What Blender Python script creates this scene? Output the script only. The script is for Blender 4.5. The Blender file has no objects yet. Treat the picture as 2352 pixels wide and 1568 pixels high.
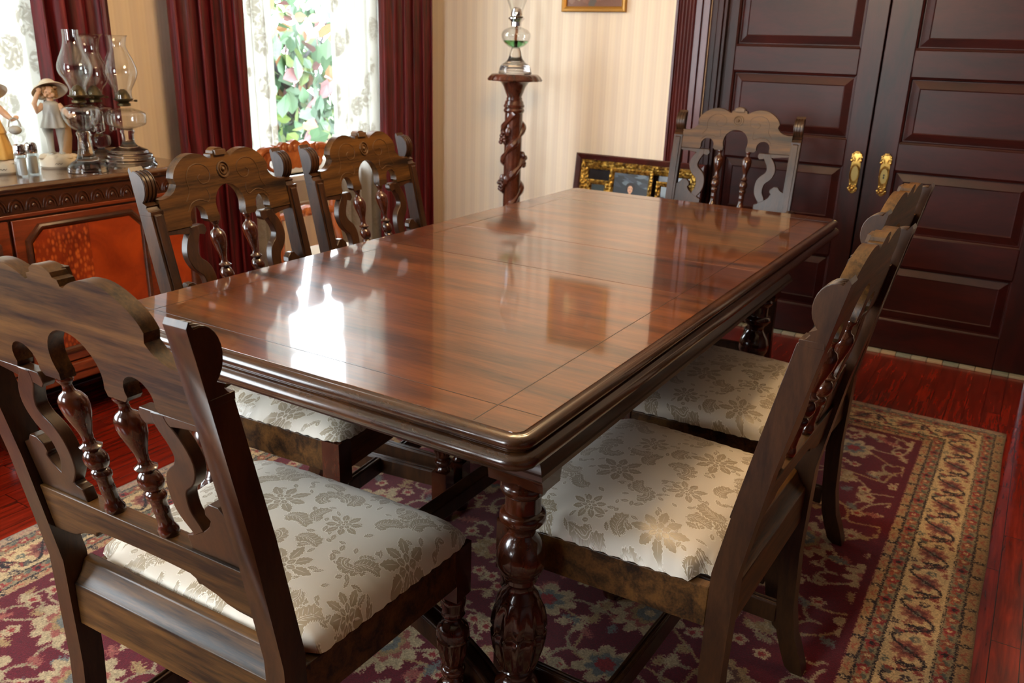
import bpy, bmesh, math, random
import numpy as np
from mathutils import Vector, Matrix
random.seed(7)
rng = np.random.default_rng(11)
PI = math.pi
S = bpy.context.scene
COL = S.collection

# ------------------------------------------------------------------ camera
F_PX = 1944.5
cam_d = bpy.data.cameras.new('camera'); cam = bpy.data.objects.new('camera', cam_d); COL.objects.link(cam)
yaw, pit, rol = 0.54425, 0.33578, 0.03002
fw = Vector((math.cos(yaw)*math.cos(pit), math.sin(yaw)*math.cos(pit), -math.sin(pit)))
r0 = Vector((math.sin(yaw), -math.cos(yaw), 0)); u0 = r0.cross(fw)
rr = r0*math.cos(rol)+u0*math.sin(rol); uu = u0*math.cos(rol)-r0*math.sin(rol)
M = Matrix((rr, uu, -fw)).transposed().to_4x4(); M.translation = Vector((0, 0, 1.30))
cam.matrix_world = M
cam_d.sensor_width = 36; cam_d.lens = F_PX/2352*36
cam_d.clip_start = 0.02; cam_d.clip_end = 200
cam_d.dof.use_dof = True; cam_d.dof.focus_distance = 1.35; cam_d.dof.aperture_fstop = 9.0
S.camera = cam
S.view_settings.view_transform = 'Standard'; S.view_settings.look = 'None'
S.view_settings.gamma = 1; S.view_settings.exposure = 0.5; S.view_settings.use_curve_mapping = False

# ------------------------------------------------------------------ node helpers
def srgb(r, g, b):
    f = lambda c: (c/255/12.92) if c/255 <= .04045 else ((c/255+.055)/1.055)**2.4
    return (f(r), f(g), f(b), 1)
class NT:
    def __init__(s, name):
        s.m = bpy.data.materials.new(name); s.m.use_nodes = True
        s.t = s.m.node_tree; s.b = s.t.nodes['Principled BSDF']; s.out = s.t.nodes['Material Output']
    def n(s, typ, **k):
        o = s.t.nodes.new(typ)
        for a, v in k.items():
            if a in o.inputs.keys(): o.inputs[a].default_value = v
            else: setattr(o, a, v)
        return o
    def l(s, a, b): s.t.links.new(a, b)
    def coord(s, scale=(1, 1, 1), kind='Object', rot=(0, 0, 0)):
        tc = s.n('ShaderNodeTexCoord'); mp = s.n('ShaderNodeMapping')
        mp.inputs['Scale'].default_value = scale; mp.inputs['Rotation'].default_value = rot
        s.l(tc.outputs[kind], mp.inputs['Vector']); return mp.outputs[0]
    def noise(s, vec, scale, detail=3, rough=.5, dist=0):
        o = s.n('ShaderNodeTexNoise'); o.inputs['Scale'].default_value = scale; o.inputs['Detail'].default_value = detail
        o.inputs['Roughness'].default_value = rough; o.inputs['Distortion'].default_value = dist
        if vec: s.l(vec, o.inputs['Vector'])
        return o.outputs['Fac']
    def ramp(s, fac, stops):
        o = s.n('ShaderNodeValToRGB'); e = o.color_ramp.elements
        e[0].position, e[0].color = stops[0]; e[1].position, e[1].color = stops[-1]
        for p, c in stops[1:-1]:
            x = e.new(p); x.color = c
        s.l(fac, o.inputs[0]); return o.outputs[0]
    def mix(s, fac, a, b, mode='MIX'):
        o = s.n('ShaderNodeMix'); o.data_type = 'RGBA'; o.blend_type = mode
        for sock, v in ((o.inputs[0], fac), (o.inputs[6], a), (o.inputs[7], b)):
            if isinstance(v, (int, float, tuple)): sock.default_value = v
            else: s.l(v, sock)
        return o.outputs[2]
    def math(s, op, a, b=0.0, clamp=False):
        o = s.n('ShaderNodeMath'); o.operation = op; o.use_clamp = clamp
        for i, v in enumerate((a, b)):
            if isinstance(v, (int, float)): o.inputs[i].default_value = v
            else: s.l(v, o.inputs[i])
        return o.outputs[0]
    def bump(s, h, strength=.2, dist=.002):
        o = s.n('ShaderNodeBump'); o.inputs['Strength'].default_value = strength; o.inputs['Distance'].default_value = dist
        s.l(h, o.inputs['Height']); s.l(o.outputs[0], s.b.inputs['Normal']); return o
    def set(s, **k):
        for a, v in k.items():
            a = a.replace('_', ' ')
            if isinstance(v, (int, float, tuple)): s.b.inputs[a].default_value = v
            else: s.l(v, s.b.inputs[a])
        return s

def wood(name, dark, light, scale=(30, 3, 30), rough=.28, coat=.4, coat_rough=.12, big=1.0, contrast=.5, bump=.05, spec=.5):
    t = NT(name); v = t.coord(scale)
    n1 = t.noise(v, 1.0*big, 5, .6, .6); n2 = t.noise(t.coord(tuple(x*4 for x in scale)), 2.0, 3, .7)
    f = t.math('ADD', t.math('MULTIPLY', n1, .72), t.math('MULTIPLY', n2, .28))
    lo, hi = .5-contrast*.35, .5+contrast*.35
    mid = tuple((a+b)/2 for a, b in zip(dark, light))
    c = t.ramp(f, [(lo, dark), (.5, mid), (hi, light)])
    t.set(Base_Color=c, Roughness=rough, Coat_Weight=coat, Coat_Roughness=coat_rough, Specular_IOR_Level=spec)
    if name.startswith('polished_mahogany'): t.b.inputs['Coat IOR'].default_value = 1.68
    t.bump(n2, bump, .001); return t.m
def plain(name, col, rough=.5, metal=0., **k):
    t = NT(name); n = t.noise(t.coord((1, 1, 1)), 25, 3)
    c = t.mix(n, tuple(x*.88 for x in col[:3])+(1,), tuple(min(1, x*1.1) for x in col[:3])+(1,))
    t.set(Base_Color=c, Roughness=rough, Metallic=metal, **k); return t.m

W = {}
W['chair'] = wood('dark_walnut', srgb(24, 12, 6), srgb(74, 45, 22), (26, 26, 5), .36, .22, .2, spec=.35)
W['chair_x'] = wood('dark_walnut_crosswise', srgb(26, 14, 6), srgb(104, 70, 32), (2, 26, 26), .42, .12, .25, contrast=.34, spec=.3)
W['turned'] = wood('turned_walnut', srgb(20, 8, 5), srgb(84, 38, 17), (24, 24, 7), .2, .7, .08)
W['carveline'] = plain('worn_gilt_line', srgb(88, 62, 36), .4)
W['top'] = wood('polished_mahogany_top', srgb(32, 14, 6), srgb(126, 70, 26), (14, 1.3, 14), .3, 1., .055, contrast=.42, spec=.2, bump=.02)
W['top_b'] = wood('polished_mahogany_border', srgb(34, 15, 6), srgb(122, 68, 25), (13, 1.4, 13), .3, 1., .055, contrast=.42, spec=.2, bump=.02)
W['top_leaf'] = wood('polished_mahogany_leaf', srgb(28, 12, 6), srgb(104, 52, 20), (14, 1.3, 14), .3, 1., .055, contrast=.42, spec=.2, bump=.02)
W['mould'] = wood('moulded_edge_wood', srgb(32, 15, 8), srgb(84, 50, 24), (6, 6, 30), .26, .6, .12)
W['apron'] = wood('apron_wood', srgb(30, 15, 10), srgb(72, 42, 28), (5, 5, 60), .38, .2, .2)
W['line'] = plain('inlay_line', srgb(38, 18, 10), .3)
W['door'] = wood('mahogany_door_wood', srgb(20, 7, 6), srgb(62, 18, 13), (8, 8, 2), .42, .12, .3, contrast=.45, spec=.3)
W['door_x'] = wood('mahogany_panel_wood', srgb(20, 7, 6), srgb(72, 20, 13), (8, 3, 12), .44, .10, .32, spec=.3, contrast=.8)
W['side'] = wood('sideboard_dark_wood', srgb(38, 18, 9), srgb(92, 46, 20), (3, 20, 20), .3, .4, .15)
W['side_top'] = wood('sideboard_top_wood', srgb(64, 42, 26), srgb(120, 84, 52), (2, 18, 18), .2, .6, .08)
W['orange'] = wood('orange_edge_wood', srgb(84, 32, 14), srgb(150, 66, 28), (3, 20, 20), .3, .4, .15)
W['fruit'] = wood('carved_fruitwood', srgb(122, 54, 20), srgb(196, 112, 54), (12, 12, 5), .35, .3, .2)
W['ped'] = wood('carved_mahogany_stand', srgb(40, 17, 12), srgb(104, 54, 36), (20, 20, 8), .24, .5, .12)
W['brass'] = plain('polished_brass', srgb(214, 172, 92), .18, 1.)
W['brass_dull'] = plain('darker_brass', srgb(150, 128, 78), .35, .9)
W['black'] = plain('keyhole_black', (.005, .005, .005, 1), .6)
W['chrome'] = plain('chrome', (.75, .75, .78, 1), .08, 1.)
W['burner'] = plain('dark_brass_burner', srgb(96, 84, 58), .35, .9)
W['gilt'] = None
W['white'] = plain('white_painted_wood', srgb(232, 230, 224), .45)

def burl(name, warm, cool, dots):
    t = NT(name); v = t.coord((1, 1, 1))
    n = t.noise(v, 5, 4, .6, 1.2)
    vo = t.n('ShaderNodeTexVoronoi'); vo.inputs['Scale'].default_value = 85; t.l(t.coord((1, 1, .55), rot=(0, .6, 0)), vo.inputs['Vector'])
    d = t.ramp(vo.outputs['Distance'], [(.15, (1, 1, 1, 1)), (.55, (0, 0, 0, 1))])
    base = t.ramp(n, [(.3, cool), (.62, warm)])
    c = t.mix(t.math('MULTIPLY', t.n('ShaderNodeRGBToBW').outputs[0], 0), base, base)
    bw = t.n('ShaderNodeRGBToBW'); t.l(d, bw.inputs[0])
    c = t.mix(t.math('MULTIPLY', bw.outputs[0], dots), base, srgb(226, 112, 44))
    t.set(Base_Color=c, Roughness=.3, Coat_Weight=.4, Coat_Roughness=.1); return t.m
W['burl_plain'] = burl('orange_figured_veneer', srgb(184, 70, 20), srgb(128, 40, 12), .05)
W['burl_dots'] = burl('dark_burr_veneer', srgb(160, 58, 18), srgb(98, 32, 14), .65)

def gilt():
    t = NT('carved_gilt'); vo = t.n('ShaderNodeTexVoronoi'); vo.inputs['Scale'].default_value = 70
    t.l(t.coord(), vo.inputs['Vector']); n = t.noise(t.coord(), 60, 3)
    c = t.ramp(n, [(.35, srgb(84, 56, 16)), (.65, srgb(206, 164, 74))])
    t.set(Base_Color=c, Roughness=.35, Metallic=.7); t.bump(vo.outputs['Distance'], .9, .006); return t.m
W['gilt'] = gilt()
W['gilt_plain'] = plain('worn_gold_paint', srgb(176, 126, 50), .4, .4)

def glass(name, col=(1, 1, 1, 1), rough=0., ior=1.45):
    t = NT(name); n = t.noise(t.coord(), 8, 2)
    t.set(Base_Color=t.mix(n, col, tuple(x*.985 for x in col[:3])+(1,)), Roughness=rough, Transmission_Weight=1., IOR=ior); return t.m
W['glass'] = glass('clear_glass'); W['glass_green'] = glass('green_lamp_oil', (.25, .75, .35, 1))
def thin_glass(name, tint=(1, 1, 1, 1), base=.04, edge=1.):
    t = NT(name); t.t.nodes.remove(t.b); tp = t.n('ShaderNodeBsdfTransparent', Color=tint); gl = t.n('ShaderNodeBsdfGlossy', Roughness=.02)
    lw = t.n('ShaderNodeLayerWeight', Blend=.35); n = t.noise(t.coord(), 6, 2)
    f = t.math('ADD', base, t.math('MULTIPLY', t.math('POWER', lw.outputs['Facing'], 3.), edge), True); f = t.math('ADD', f, t.math('MULTIPLY', n, .01), True)
    m = t.n('ShaderNodeMixShader'); t.l(f, m.inputs[0]); t.l(tp.outputs[0], m.inputs[1]); t.l(gl.outputs[0], m.inputs[2]); t.l(m.outputs[0], t.out.inputs[0]); return t.m
W['pane'] = thin_glass('window_glass', (1, 1, 1, 1), .03, .5); W['chimney'] = thin_glass('thin_lamp_chimney', (.98, .985, .985, 1), .06, 1.); W['glassware'] = thin_glass('pressed_glass', (.93, .95, .95, 1), .13, .9)

def wallpaper():
    t = NT('striped_wallpaper'); tc = t.n('ShaderNodeTexCoord'); sx = t.n('ShaderNodeSeparateXYZ'); t.l(tc.outputs['Object'], sx.inputs[0])
    k = t.math('ADD', sx.outputs[0], sx.outputs[1])
    w = t.math('SINE', t.math('MULTIPLY', k, 2*PI/.066))
    f = t.math('ADD', t.math('MULTIPLY', w, 2.2), .5, True)
    w2 = t.math('ADD', t.math('MULTIPLY', t.math('SINE', t.math('MULTIPLY', k, 2*PI/.0165)), .5), .5)
    c = t.mix(f, srgb(244, 228, 204), srgb(237, 221, 200))
    c = t.mix(t.math('MULTIPLY', w2, .10), c, srgb(214, 188, 150))
    r = t.math('ADD', t.math('MULTIPLY', f, .25), .42)
    t.set(Base_Color=c, Roughness=r); return t.m
W['wallpaper'] = wallpaper()
W['plaster'] = plain('ceiling_paint', srgb(236, 232, 222), .8)

def floorboards():
    t = NT('cherry_floorboards'); tc = t.n('ShaderNodeTexCoord'); sx = t.n('ShaderNodeSeparateXYZ'); t.l(tc.outputs['Object'], sx.inputs[0])
    yb = t.math('DIVIDE', sx.outputs[1], .062); idx = t.math('FLOOR', yb); fr = t.math('FRACT', yb)
    cb = t.n('ShaderNodeCombineXYZ'); t.l(idx, cb.inputs[0])
    wn = t.n('ShaderNodeTexWhiteNoise'); wn.noise_dimensions = '1D'; t.l(idx, wn.inputs['W'])
    xs = t.math('ADD', sx.outputs[0], t.math('MULTIPLY', wn.outputs['Value'], 5))
    cx = t.math('DIVIDE', xs, .55); ix = t.math('FLOOR', cx); fx = t.math('FRACT', cx)
    wn2 = t.n('ShaderNodeTexWhiteNoise'); wn2.noise_dimensions = '2D'
    cc = t.n('ShaderNodeCombineXYZ'); t.l(ix, cc.inputs[0]); t.l(idx, cc.inputs[1]); t.l(cc.outputs[0], wn2.inputs['Vector'])
    gv = t.n('ShaderNodeCombineXYZ'); t.l(t.math('MULTIPLY', sx.outputs[0], 4), gv.inputs[0]); t.l(t.math('MULTIPLY', sx.outputs[1], 45), gv.inputs[1]); t.l(wn2.outputs['Value'], gv.inputs[2])
    g = t.noise(gv.outputs[0], 1.2, 5, .6, .5)
    c = t.ramp(g, [(.3, srgb(84, 18, 9)), (.7, srgb(168, 44, 22))])
    c = t.mix(t.math('MULTIPLY', wn2.outputs['Value'], .5), c, srgb(104, 22, 12))
    gap = t.math('MAXIMUM', t.math('LESS_THAN', fr, .035), t.math('LESS_THAN', fx, .004))
    c = t.mix(gap, c, srgb(34, 8, 5))
    t.set(Base_Color=c, Roughness=.26, Coat_Weight=.35, Coat_Roughness=.15)
    t.bump(t.math('SUBTRACT', 1, gap), .35, .001); return t.m
W['floor'] = floorboards()

def velvet():
    t = NT('burgundy_curtain_cloth'); n = t.noise(t.coord((60, 60, 4)), 1.5, 4)
    c = t.ramp(n, [(.3, srgb(58, 7, 13)), (.7, srgb(120, 18, 30))])
    t.set(Base_Color=c, Roughness=.55, Sheen_Weight=.35, Sheen_Roughness=.4, Sheen_Tint=srgb(190, 70, 80)); return t.m
W['velvet'] = velvet()
def sheer():
    t = NT('white_lace_sheer'); t.t.nodes.remove(t.b)
    v = t.coord((1, 1, 1)); vo = t.n('ShaderNodeTexVoronoi', Scale=9.); t.l(t.coord((1, 1, .8)), vo.inputs['Vector'])
    n = t.noise(v, 30, 3, .6, 2.5); n2 = t.noise(v, 7, 2, .5, 1.)
    motif = t.math('MULTIPLY', t.math('LESS_THAN', vo.outputs['Distance'], .42), t.math('GREATER_THAN', n, .47))
    f = t.math('ADD', t.math('MULTIPLY', motif, .75), t.math('MULTIPLY', n2, .25), True)
    col = t.mix(f, (.60, .60, .58, 1), (.38, .365, .33, 1))
    d = t.n('ShaderNodeBsdfDiffuse', Color=(.86, .84, .80, 1)); tr = t.n('ShaderNodeBsdfTranslucent'); tp = t.n('ShaderNodeBsdfTransparent'); t.l(col, tr.inputs['Color'])
    m1 = t.n('ShaderNodeAddShader'); md = t.n('ShaderNodeMixShader', Fac=.3); t.l(tr.outputs[0], md.inputs[1]); t.l(d.outputs[0], md.inputs[2])
    m2 = t.n('ShaderNodeMixShader'); t.l(t.math('ADD', .93, t.math('MULTIPLY', f, .06)), m2.inputs[0]); t.l(tp.outputs[0], m2.inputs[1]); t.l(md.outputs[0], m2.inputs[2])
    t.t.nodes.remove(m1); t.l(m2.outputs[0], t.out.inputs[0]); return t.m
W['sheer'] = sheer()

# ------------------------------------------------------------------ painted patterns (computed here)
class Paint:
    def __init__(s, w, h, base, wrap=False):
        s.w, s.h = w, h; s.a = np.zeros((h, w, 3), np.float32); s.a[:] = base; s.wrap = wrap
    def box(s, cx, cy, R):
        x0, x1, y0, y1 = int(cx-R), int(cx+R)+2, int(cy-R), int(cy+R)+2
        if not s.wrap:
            x0, y0, x1, y1 = max(0, x0), max(0, y0), min(s.w, x1), min(s.h, y1)
            if x0 >= x1 or y0 >= y1: return None
        xs = np.arange(x0, x1); ys = np.arange(y0, y1)
        X, Y = np.meshgrid(xs-cx, ys-cy)
        return np.ix_(ys % s.h, xs % s.w), X, Y
    def put(s, ix, m, col):
        b = s.a[ix]; b[m] = col; s.a[ix] = b
    def flower(s, cx, cy, R, n, col, k=.35, rot=0., sq=1., p=1.):
        o = s.box(cx, cy, R*1.3)
        if o is None: return
        ix, X, Y = o; c, si = math.cos(rot), math.sin(rot); U = X*c+Y*si; V = (-X*si+Y*c)/sq
        r = np.hypot(U, V); th = np.arctan2(V, U)
        s.put(ix, r < R*(1-k+k*np.abs(np.cos(n*th/2))**p), col)
    def leaf(s, cx, cy, L, w, ang, col, ser=0., off=True):
        if off: cx += math.cos(ang)*L/2; cy += math.sin(ang)*L/2
        o = s.box(cx, cy, L*.6+w)
        if o is None: return
        ix, X, Y = o; c, si = math.cos(ang), math.sin(ang); U = (X*c+Y*si)/(L/2); V = -X*si+Y*c
        s.put(ix, (np.abs(U) < 1) & (np.abs(V) < w*(1-U*U)*(1+ser*np.sin(U*16))), col)
    def curve(s, pts, wd, col):
        P = np.array(pts, float); acc = []
        for i in range(len(P)-1):
            n = max(2, int(np.hypot(*(P[i+1]-P[i]))/max(.7, wd*.5)))
            acc.append(P[i]+(P[i+1]-P[i])*np.linspace(0, 1, n)[:, None])
        for x, y in np.vstack(acc):
            o = s.box(x, y, wd+1)
            if o is None: continue
            ix, X, Y = o; s.put(ix, X*X+Y*Y < wd*wd, col)
    def image(s, name, grain=.0):
        a = s.a
        if grain: a = np.clip(a*(1+grain*rng.standard_normal((s.h, s.w, 1))), 0, 1)
        im = bpy.data.images.new(name, s.w, s.h)
        px = np.ones((s.h, s.w, 4), np.float32); px[..., :3] = a
        im.pixels.foreach_set(px.ravel()); im.update(); im.pack(); return im
c255 = lambda *c: np.array(c, np.float32)/255

def rug_image():
    RX, RY = 3.40, 2.27; K = 420
    w, h = int(RX*K), int(RY*K)
    red, cream, grey, pink, brown, gold, dark = [c255(*c) for c in ((100, 11, 28), (186, 162, 124), (112, 112, 106), (156, 84, 72), (100, 62, 46), (164, 132, 88), (36, 24, 28))]
    rose = c255(150, 44, 44)
    p = Paint(w, h, red); r = random.Random(5)
    nx, ny = 15, 10
    cells = []
    for j in range(ny+1):
        for i in range(nx+1):
            x = (i+(.5 if j % 2 else 0))*w/nx+r.uniform(-6, 6); y = j*h/ny+r.uniform(-6, 6); cells.append((i, j, x, y))
    for i, j, x, y in cells:      # vines
        for s in (-1, 1):
            pts = []
            for k in range(13):
                t = k/12; pts.append((x+t*w/nx*.5*s*1.1+14*math.sin(t*7+j), y+t*h/ny+10*math.sin(t*9+i)))
            p.curve(pts, 1.9, gold if (i+j) % 2 else cream*.9)
            q = pts[6]; pts2 = [(q[0]+s*a*1.4*math.cos(a*.17), q[1]+a*math.sin(a*.17)) for a in range(0, 22, 3)]
            p.curve(pts2, 2.0, cream*.85)
        for k in range(6):
            a = r.uniform(0, 2*PI); d = r.uniform(30, 62)
            p.leaf(x+d*math.cos(a), y+d*math.sin(a), r.uniform(16, 30), r.uniform(4, 7), r.uniform(0, 2*PI), [cream, grey, gold, pink, cream*.85][k % 5], .5)
        for k in range(3):
            a = r.uniform(0, 2*PI); d = r.uniform(42, 58)
            p.flower(x+d*math.cos(a), y+d*math.sin(a), 9, 5, cream); p.flower(x+d*math.cos(a), y+d*math.sin(a), 4, 5, rose)
    for i, j, x, y in cells:
        t = (i*3+j*5) % 4; ro = r.uniform(0, 6)
        if t == 0:
            p.flower(x, y, 44, 12, cream, .28, ro, .8); p.flower(x, y, 29, 9, pink, .3, ro, .8); p.flower(x, y, 22, 8, gold, .2, ro, .8); p.flower(x, y, 15, 7, grey, .15, ro, .8); p.flower(x, y, 6, 5, cream, .2, ro)
        elif t == 1:
            p.flower(x, y, 33, 7, cream, .5, ro, .85, .6); p.flower(x, y, 20, 7, grey, .4, ro, .85); p.flower(x, y, 10, 6, rose, .3, ro)
        elif t == 2:
            for k in range(7): p.leaf(x, y, 36-abs(k-3)*4, 7, ro+(k-3)*.42, cream if k % 2 else gold, .35)
            p.flower(x, y, 12, 6, pink, .3, ro)
        else:
            p.flower(x, y, 26, 9, gold, .3, ro); p.flower(x, y, 17, 8, brown, .3, ro); p.flower(x, y, 10, 6, cream, .3, ro)
    # ragged weave
    B = .25*K
    fr = [0, .128, .29, .735, .89, 1.0]
    Yv, Xv = np.mgrid[0:h, 0:w]
    e = np.minimum(np.minimum(Xv, w-1-Xv), np.minimum(Yv, h-1-Yv))/B
    tan, sage, ivory = c255(182, 146, 104), c255(150, 136, 104), c255(206, 178, 132)
    p.a[(e >= 1) & (e < 1.09)] = red; p.a[e < 1] = tan; p.a[(e >= fr[1]) & (e < fr[2])] = sage; p.a[(e >= fr[2]) & (e < fr[3])] = ivory; p.a[(e >= fr[3]) & (e < fr[4])] = sage
    field = p.a.copy()
    def ring(pos, step, fn):
        d = pos*B; per = [((d, d), (w-d, d)), ((w-d, d), (w-d, h-d)), ((w-d, h-d), (d, h-d)), ((d, h-d), (d, d))]
        k = 0
        for (x0, y0), (x1, y1) in per:
            L = math.hypot(x1-x0, y1-y0); n = max(1, round(L/step)); a = math.atan2(y1-y0, x1-x0)
            for i in range(n): fn(x0+(x1-x0)*(i+.5)/n, y0+(y1-y0)*(i+.5)/n, a, k); k += 1
    def small(x, y, a, k):
        p.flower(x, y, 7, 5, rose if k % 2 else c255(150, 74, 52), .4, a); p.flower(x, y, 3, 5, dark if k % 4 == 1 else ivory, .2)
        p.leaf(x+8*math.cos(a), y+8*math.sin(a), 9, 2.6, a+.6, c255(176, 90, 64)); p.leaf(x-8*math.cos(a), y-8*math.sin(a), 9, 2.6, a+3.6, c255(92, 96, 84))
    ring(.21, 21, small); ring(.815, 21, small)
    def tick(x, y, a, k):
        if k % 2 == 0:
            p.leaf(x, y, 11, 3, a+PI/2, dark, 0, False); p.flower(x, y, 1.8, 4, ivory, 0)
        else: p.curve([(x-6*math.cos(a), y-6*math.sin(a)-2), (x, y+2), (x+6*math.cos(a), y+6*math.sin(a)-2)], 1, c255(176, 96, 70))
    ring(.06, 17, tick); ring(.945, 17, tick)
    def big(x, y, a, k):
        nx_, ny_ = -math.sin(a), math.cos(a); q = 1 if k % 2 else -1
        P_ = lambda u, v: (x+u*math.cos(a)+v*nx_, y+u*math.sin(a)+v*ny_)
        if k % 2 == 0:
            p.flower(*P_(0, 0), 17, 9, c255(158, 100, 80), .35, a); p.flower(*P_(0, 0), 11, 7, c255(112, 54, 52), .4, a); p.flower(*P_(0, 0), 5, 5, c255(120, 116, 100), .3)
            p.curve([P_(t*33, 17*math.sin(PI*t)) for t in np.linspace(-1, 1, 28)], 1.5, dark)
        else:
            for u, v, c in ((-6, 13, 0), (8, -12, 1), (-12, -4, 2), (12, 6, 3), (2, 1, 1), (-8, -19, 3), (9, 19, 0)):
                cc = [c255(124, 64, 58), c255(102, 104, 94), c255(150, 84, 66), c255(64, 50, 52)][(c+k) % 4]
                p.flower(*P_(u, v*q), 5.5, 5, cc, .45, k); p.flower(*P_(u, v*q), 2, 4, ivory, .1)
            for u, v, t in ((-14, 9, .6), (14, -9, 2.4), (0, -18, 1.2), (-2, 17, 4.4), (6, 8, 5.2)): p.leaf(*P_(u, v*q), 12, 2.6, a+t*q, [c255(96, 92, 80), c255(146, 62, 52), dark][int(t) % 3], .2)
    ring(.5125, 33, big)
    for f_ in (.128, .29, .305, .72, .735, .89):
        m = np.abs(e-f_) < .011; p.a[m] = dark if f_ not in (.305, .72) else ivory
    p.a[(e < .012)] = tan*.8
    # loosen outlines a little like knotted wool
    dx = rng.integers(-1, 2, (h, w)); dy = rng.integers(-1, 2, (h, w))
    p.a = p.a[np.clip(Yv+dy, 0, h-1), np.clip(Xv+dx, 0, w-1)]
    return p.image('persian_rug_pattern', .10)

def brocade_image():
    n = 900; p = Paint(n, n, (0, 0, 0), True); one = (1, .0, 0); edge = (.0, 1, 0); off_ = (0, 0, 0)
    r = random.Random(3)
    jobs = []
    def L(x, y, l, w, a, ser=.12): jobs.append((x, y, l, w, a, ser))
    def flush():
        for x, y, l, w, a, ser in jobs: p.leaf(x-4*math.cos(a), y-4*math.sin(a), l+8, w+4, a, edge, ser)
        for x, y, l, w, a, ser in jobs: p.leaf(x, y, l, w, a, one, ser)
        for x, y, l, w, a, ser in jobs:
            if w > 9: p.leaf(x+l*.12*math.cos(a), y+l*.12*math.sin(a), l*.62, 2.0, a, off_)
        jobs.clear()
    def fl(x, y, s, rot):
        for k in range(8):
            a = rot+k*PI/4; L(x+math.cos(a)*s*.30, y+math.sin(a)*s*.30, s*(.80 if k % 2 else .66), s*.19, a)
        flush()
        for k in range(6):
            a = rot+.3+k*PI/3; L(x+math.cos(a)*s*.10, y+math.sin(a)*s*.10, s*.34, s*.12, a)
        flush(); p.flower(x, y, s*.13, 6, edge, .2, rot); p.flower(x, y, s*.09, 5, one, .2, rot)
    def acan(x, y, s, rot, d):
        pts = [(x+s*(1-t*.66)*math.cos(rot+d*t*4.2), y+s*(1-t*.66)*math.sin(rot+d*t*4.2)) for t in np.linspace(0, 1, 26)]
        for i in range(0, 24, 3):
            a, b = pts[i]; q = rot+d*i/25*4.2; tw = q+d*1.1
            L(a, b, s*(.86-.02*i), s*.25, tw, .25)
            L(a, b, s*.5, s*.16, q+PI-d*.3, .25)
        flush(); p.curve(pts, 9, edge); p.curve(pts, 6, one)
    def spray(x, y, s, rot):
        pts = [(x+t*s*math.cos(rot)-math.sin(t*3)*s*.2*math.sin(rot), y+t*s*math.sin(rot)+math.sin(t*3)*s*.2*math.cos(rot)) for t in np.linspace(0, 1.3, 12)]
        for i in range(1, 12, 2):
            a, b = pts[i]
            for q in (-.8, .8): L(a, b, s*.66, s*.2, rot+q, .3)
        L(*pts[-1], s*.6, s*.22, rot, .3); flush(); p.curve(pts, 6, edge); p.curve(pts, 3.6, one)
    for _ in range(95): L(r.uniform(0, n), r.uniform(0, n), r.uniform(38, 66), r.uniform(9, 15), r.uniform(0, 6.28), .25)
    flush()
    fl(190, 190, 150, .2); fl(640, 640, 150, .9); fl(650, 170, 104, .5); fl(180, 650, 110, 1.3)
    acan(420, 330, 96, .4, 1); acan(860, 420, 92, 2.6, -1); acan(400, 800, 92, 3.6, 1); acan(880, 860, 84, 1.2, -1)
    spray(330, 60, 96, .2); spray(60, 380, 92, 1.5); spray(480, 480, 84, 5.4); spray(800, 250, 88, 1.1); spray(250, 480, 80, .1); spray(520, 840, 84, .3); spray(830, 560, 76, 5.0); spray(20, 830, 80, .9); spray(500, 110, 78, 1.9)
    return p.image('brocade_flower_pattern')

def rug_mat():
    t = NT('knotted_wool_rug'); im = t.n('ShaderNodeTexImage'); im.image = rug_image(); im.interpolation = 'Linear'
    uv = t.n('ShaderNodeUVMap'); t.l(uv.outputs[0], im.inputs[0]); n = t.noise(t.coord(), 420, 2)
    c = t.mix(t.math('MULTIPLY', n, .3), im.outputs[0], (0, 0, 0, 1))
    t.set(Base_Color=c, Roughness=.95, Sheen_Weight=.2, Specular_IOR_Level=.1)
    t.bump(n, .5, .002); return t.m
def brocade_mat():
    t = NT('cream_floral_brocade'); im = t.n('ShaderNodeTexImage'); im.image = brocade_image(); im.image.colorspace_settings.name = 'Non-Color'
    uv = t.n('ShaderNodeUVMap'); t.l(uv.outputs[0], im.inputs[0]); sp = t.n('ShaderNodeSeparateColor'); t.l(im.outputs[0], sp.inputs[0])
    n = t.noise(t.coord((1, 1, 1)), 6, 3)
    g = t.mix(n, srgb(222, 214, 198), srgb(212, 204, 188))
    c = t.mix(sp.outputs[0], g, srgb(170, 155, 128)); c = t.mix(sp.outputs[1], c, srgb(236, 230, 216))
    t.set(Base_Color=c, Roughness=t.math('ADD', .50, t.math('MULTIPLY', sp.outputs[0], -.17)), Specular_IOR_Level=t.math('ADD', .4, t.math('MULTIPLY', sp.outputs[0], .3)), Sheen_Weight=.25)
    h = t.math('ADD', t.math('MULTIPLY', sp.outputs[0], -1), t.math('MULTIPLY', sp.outputs[1], .6)); t.bump(h, .45, .0012); return t.m
W['rug'] = rug_mat(); W['brocade'] = brocade_mat()

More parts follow.
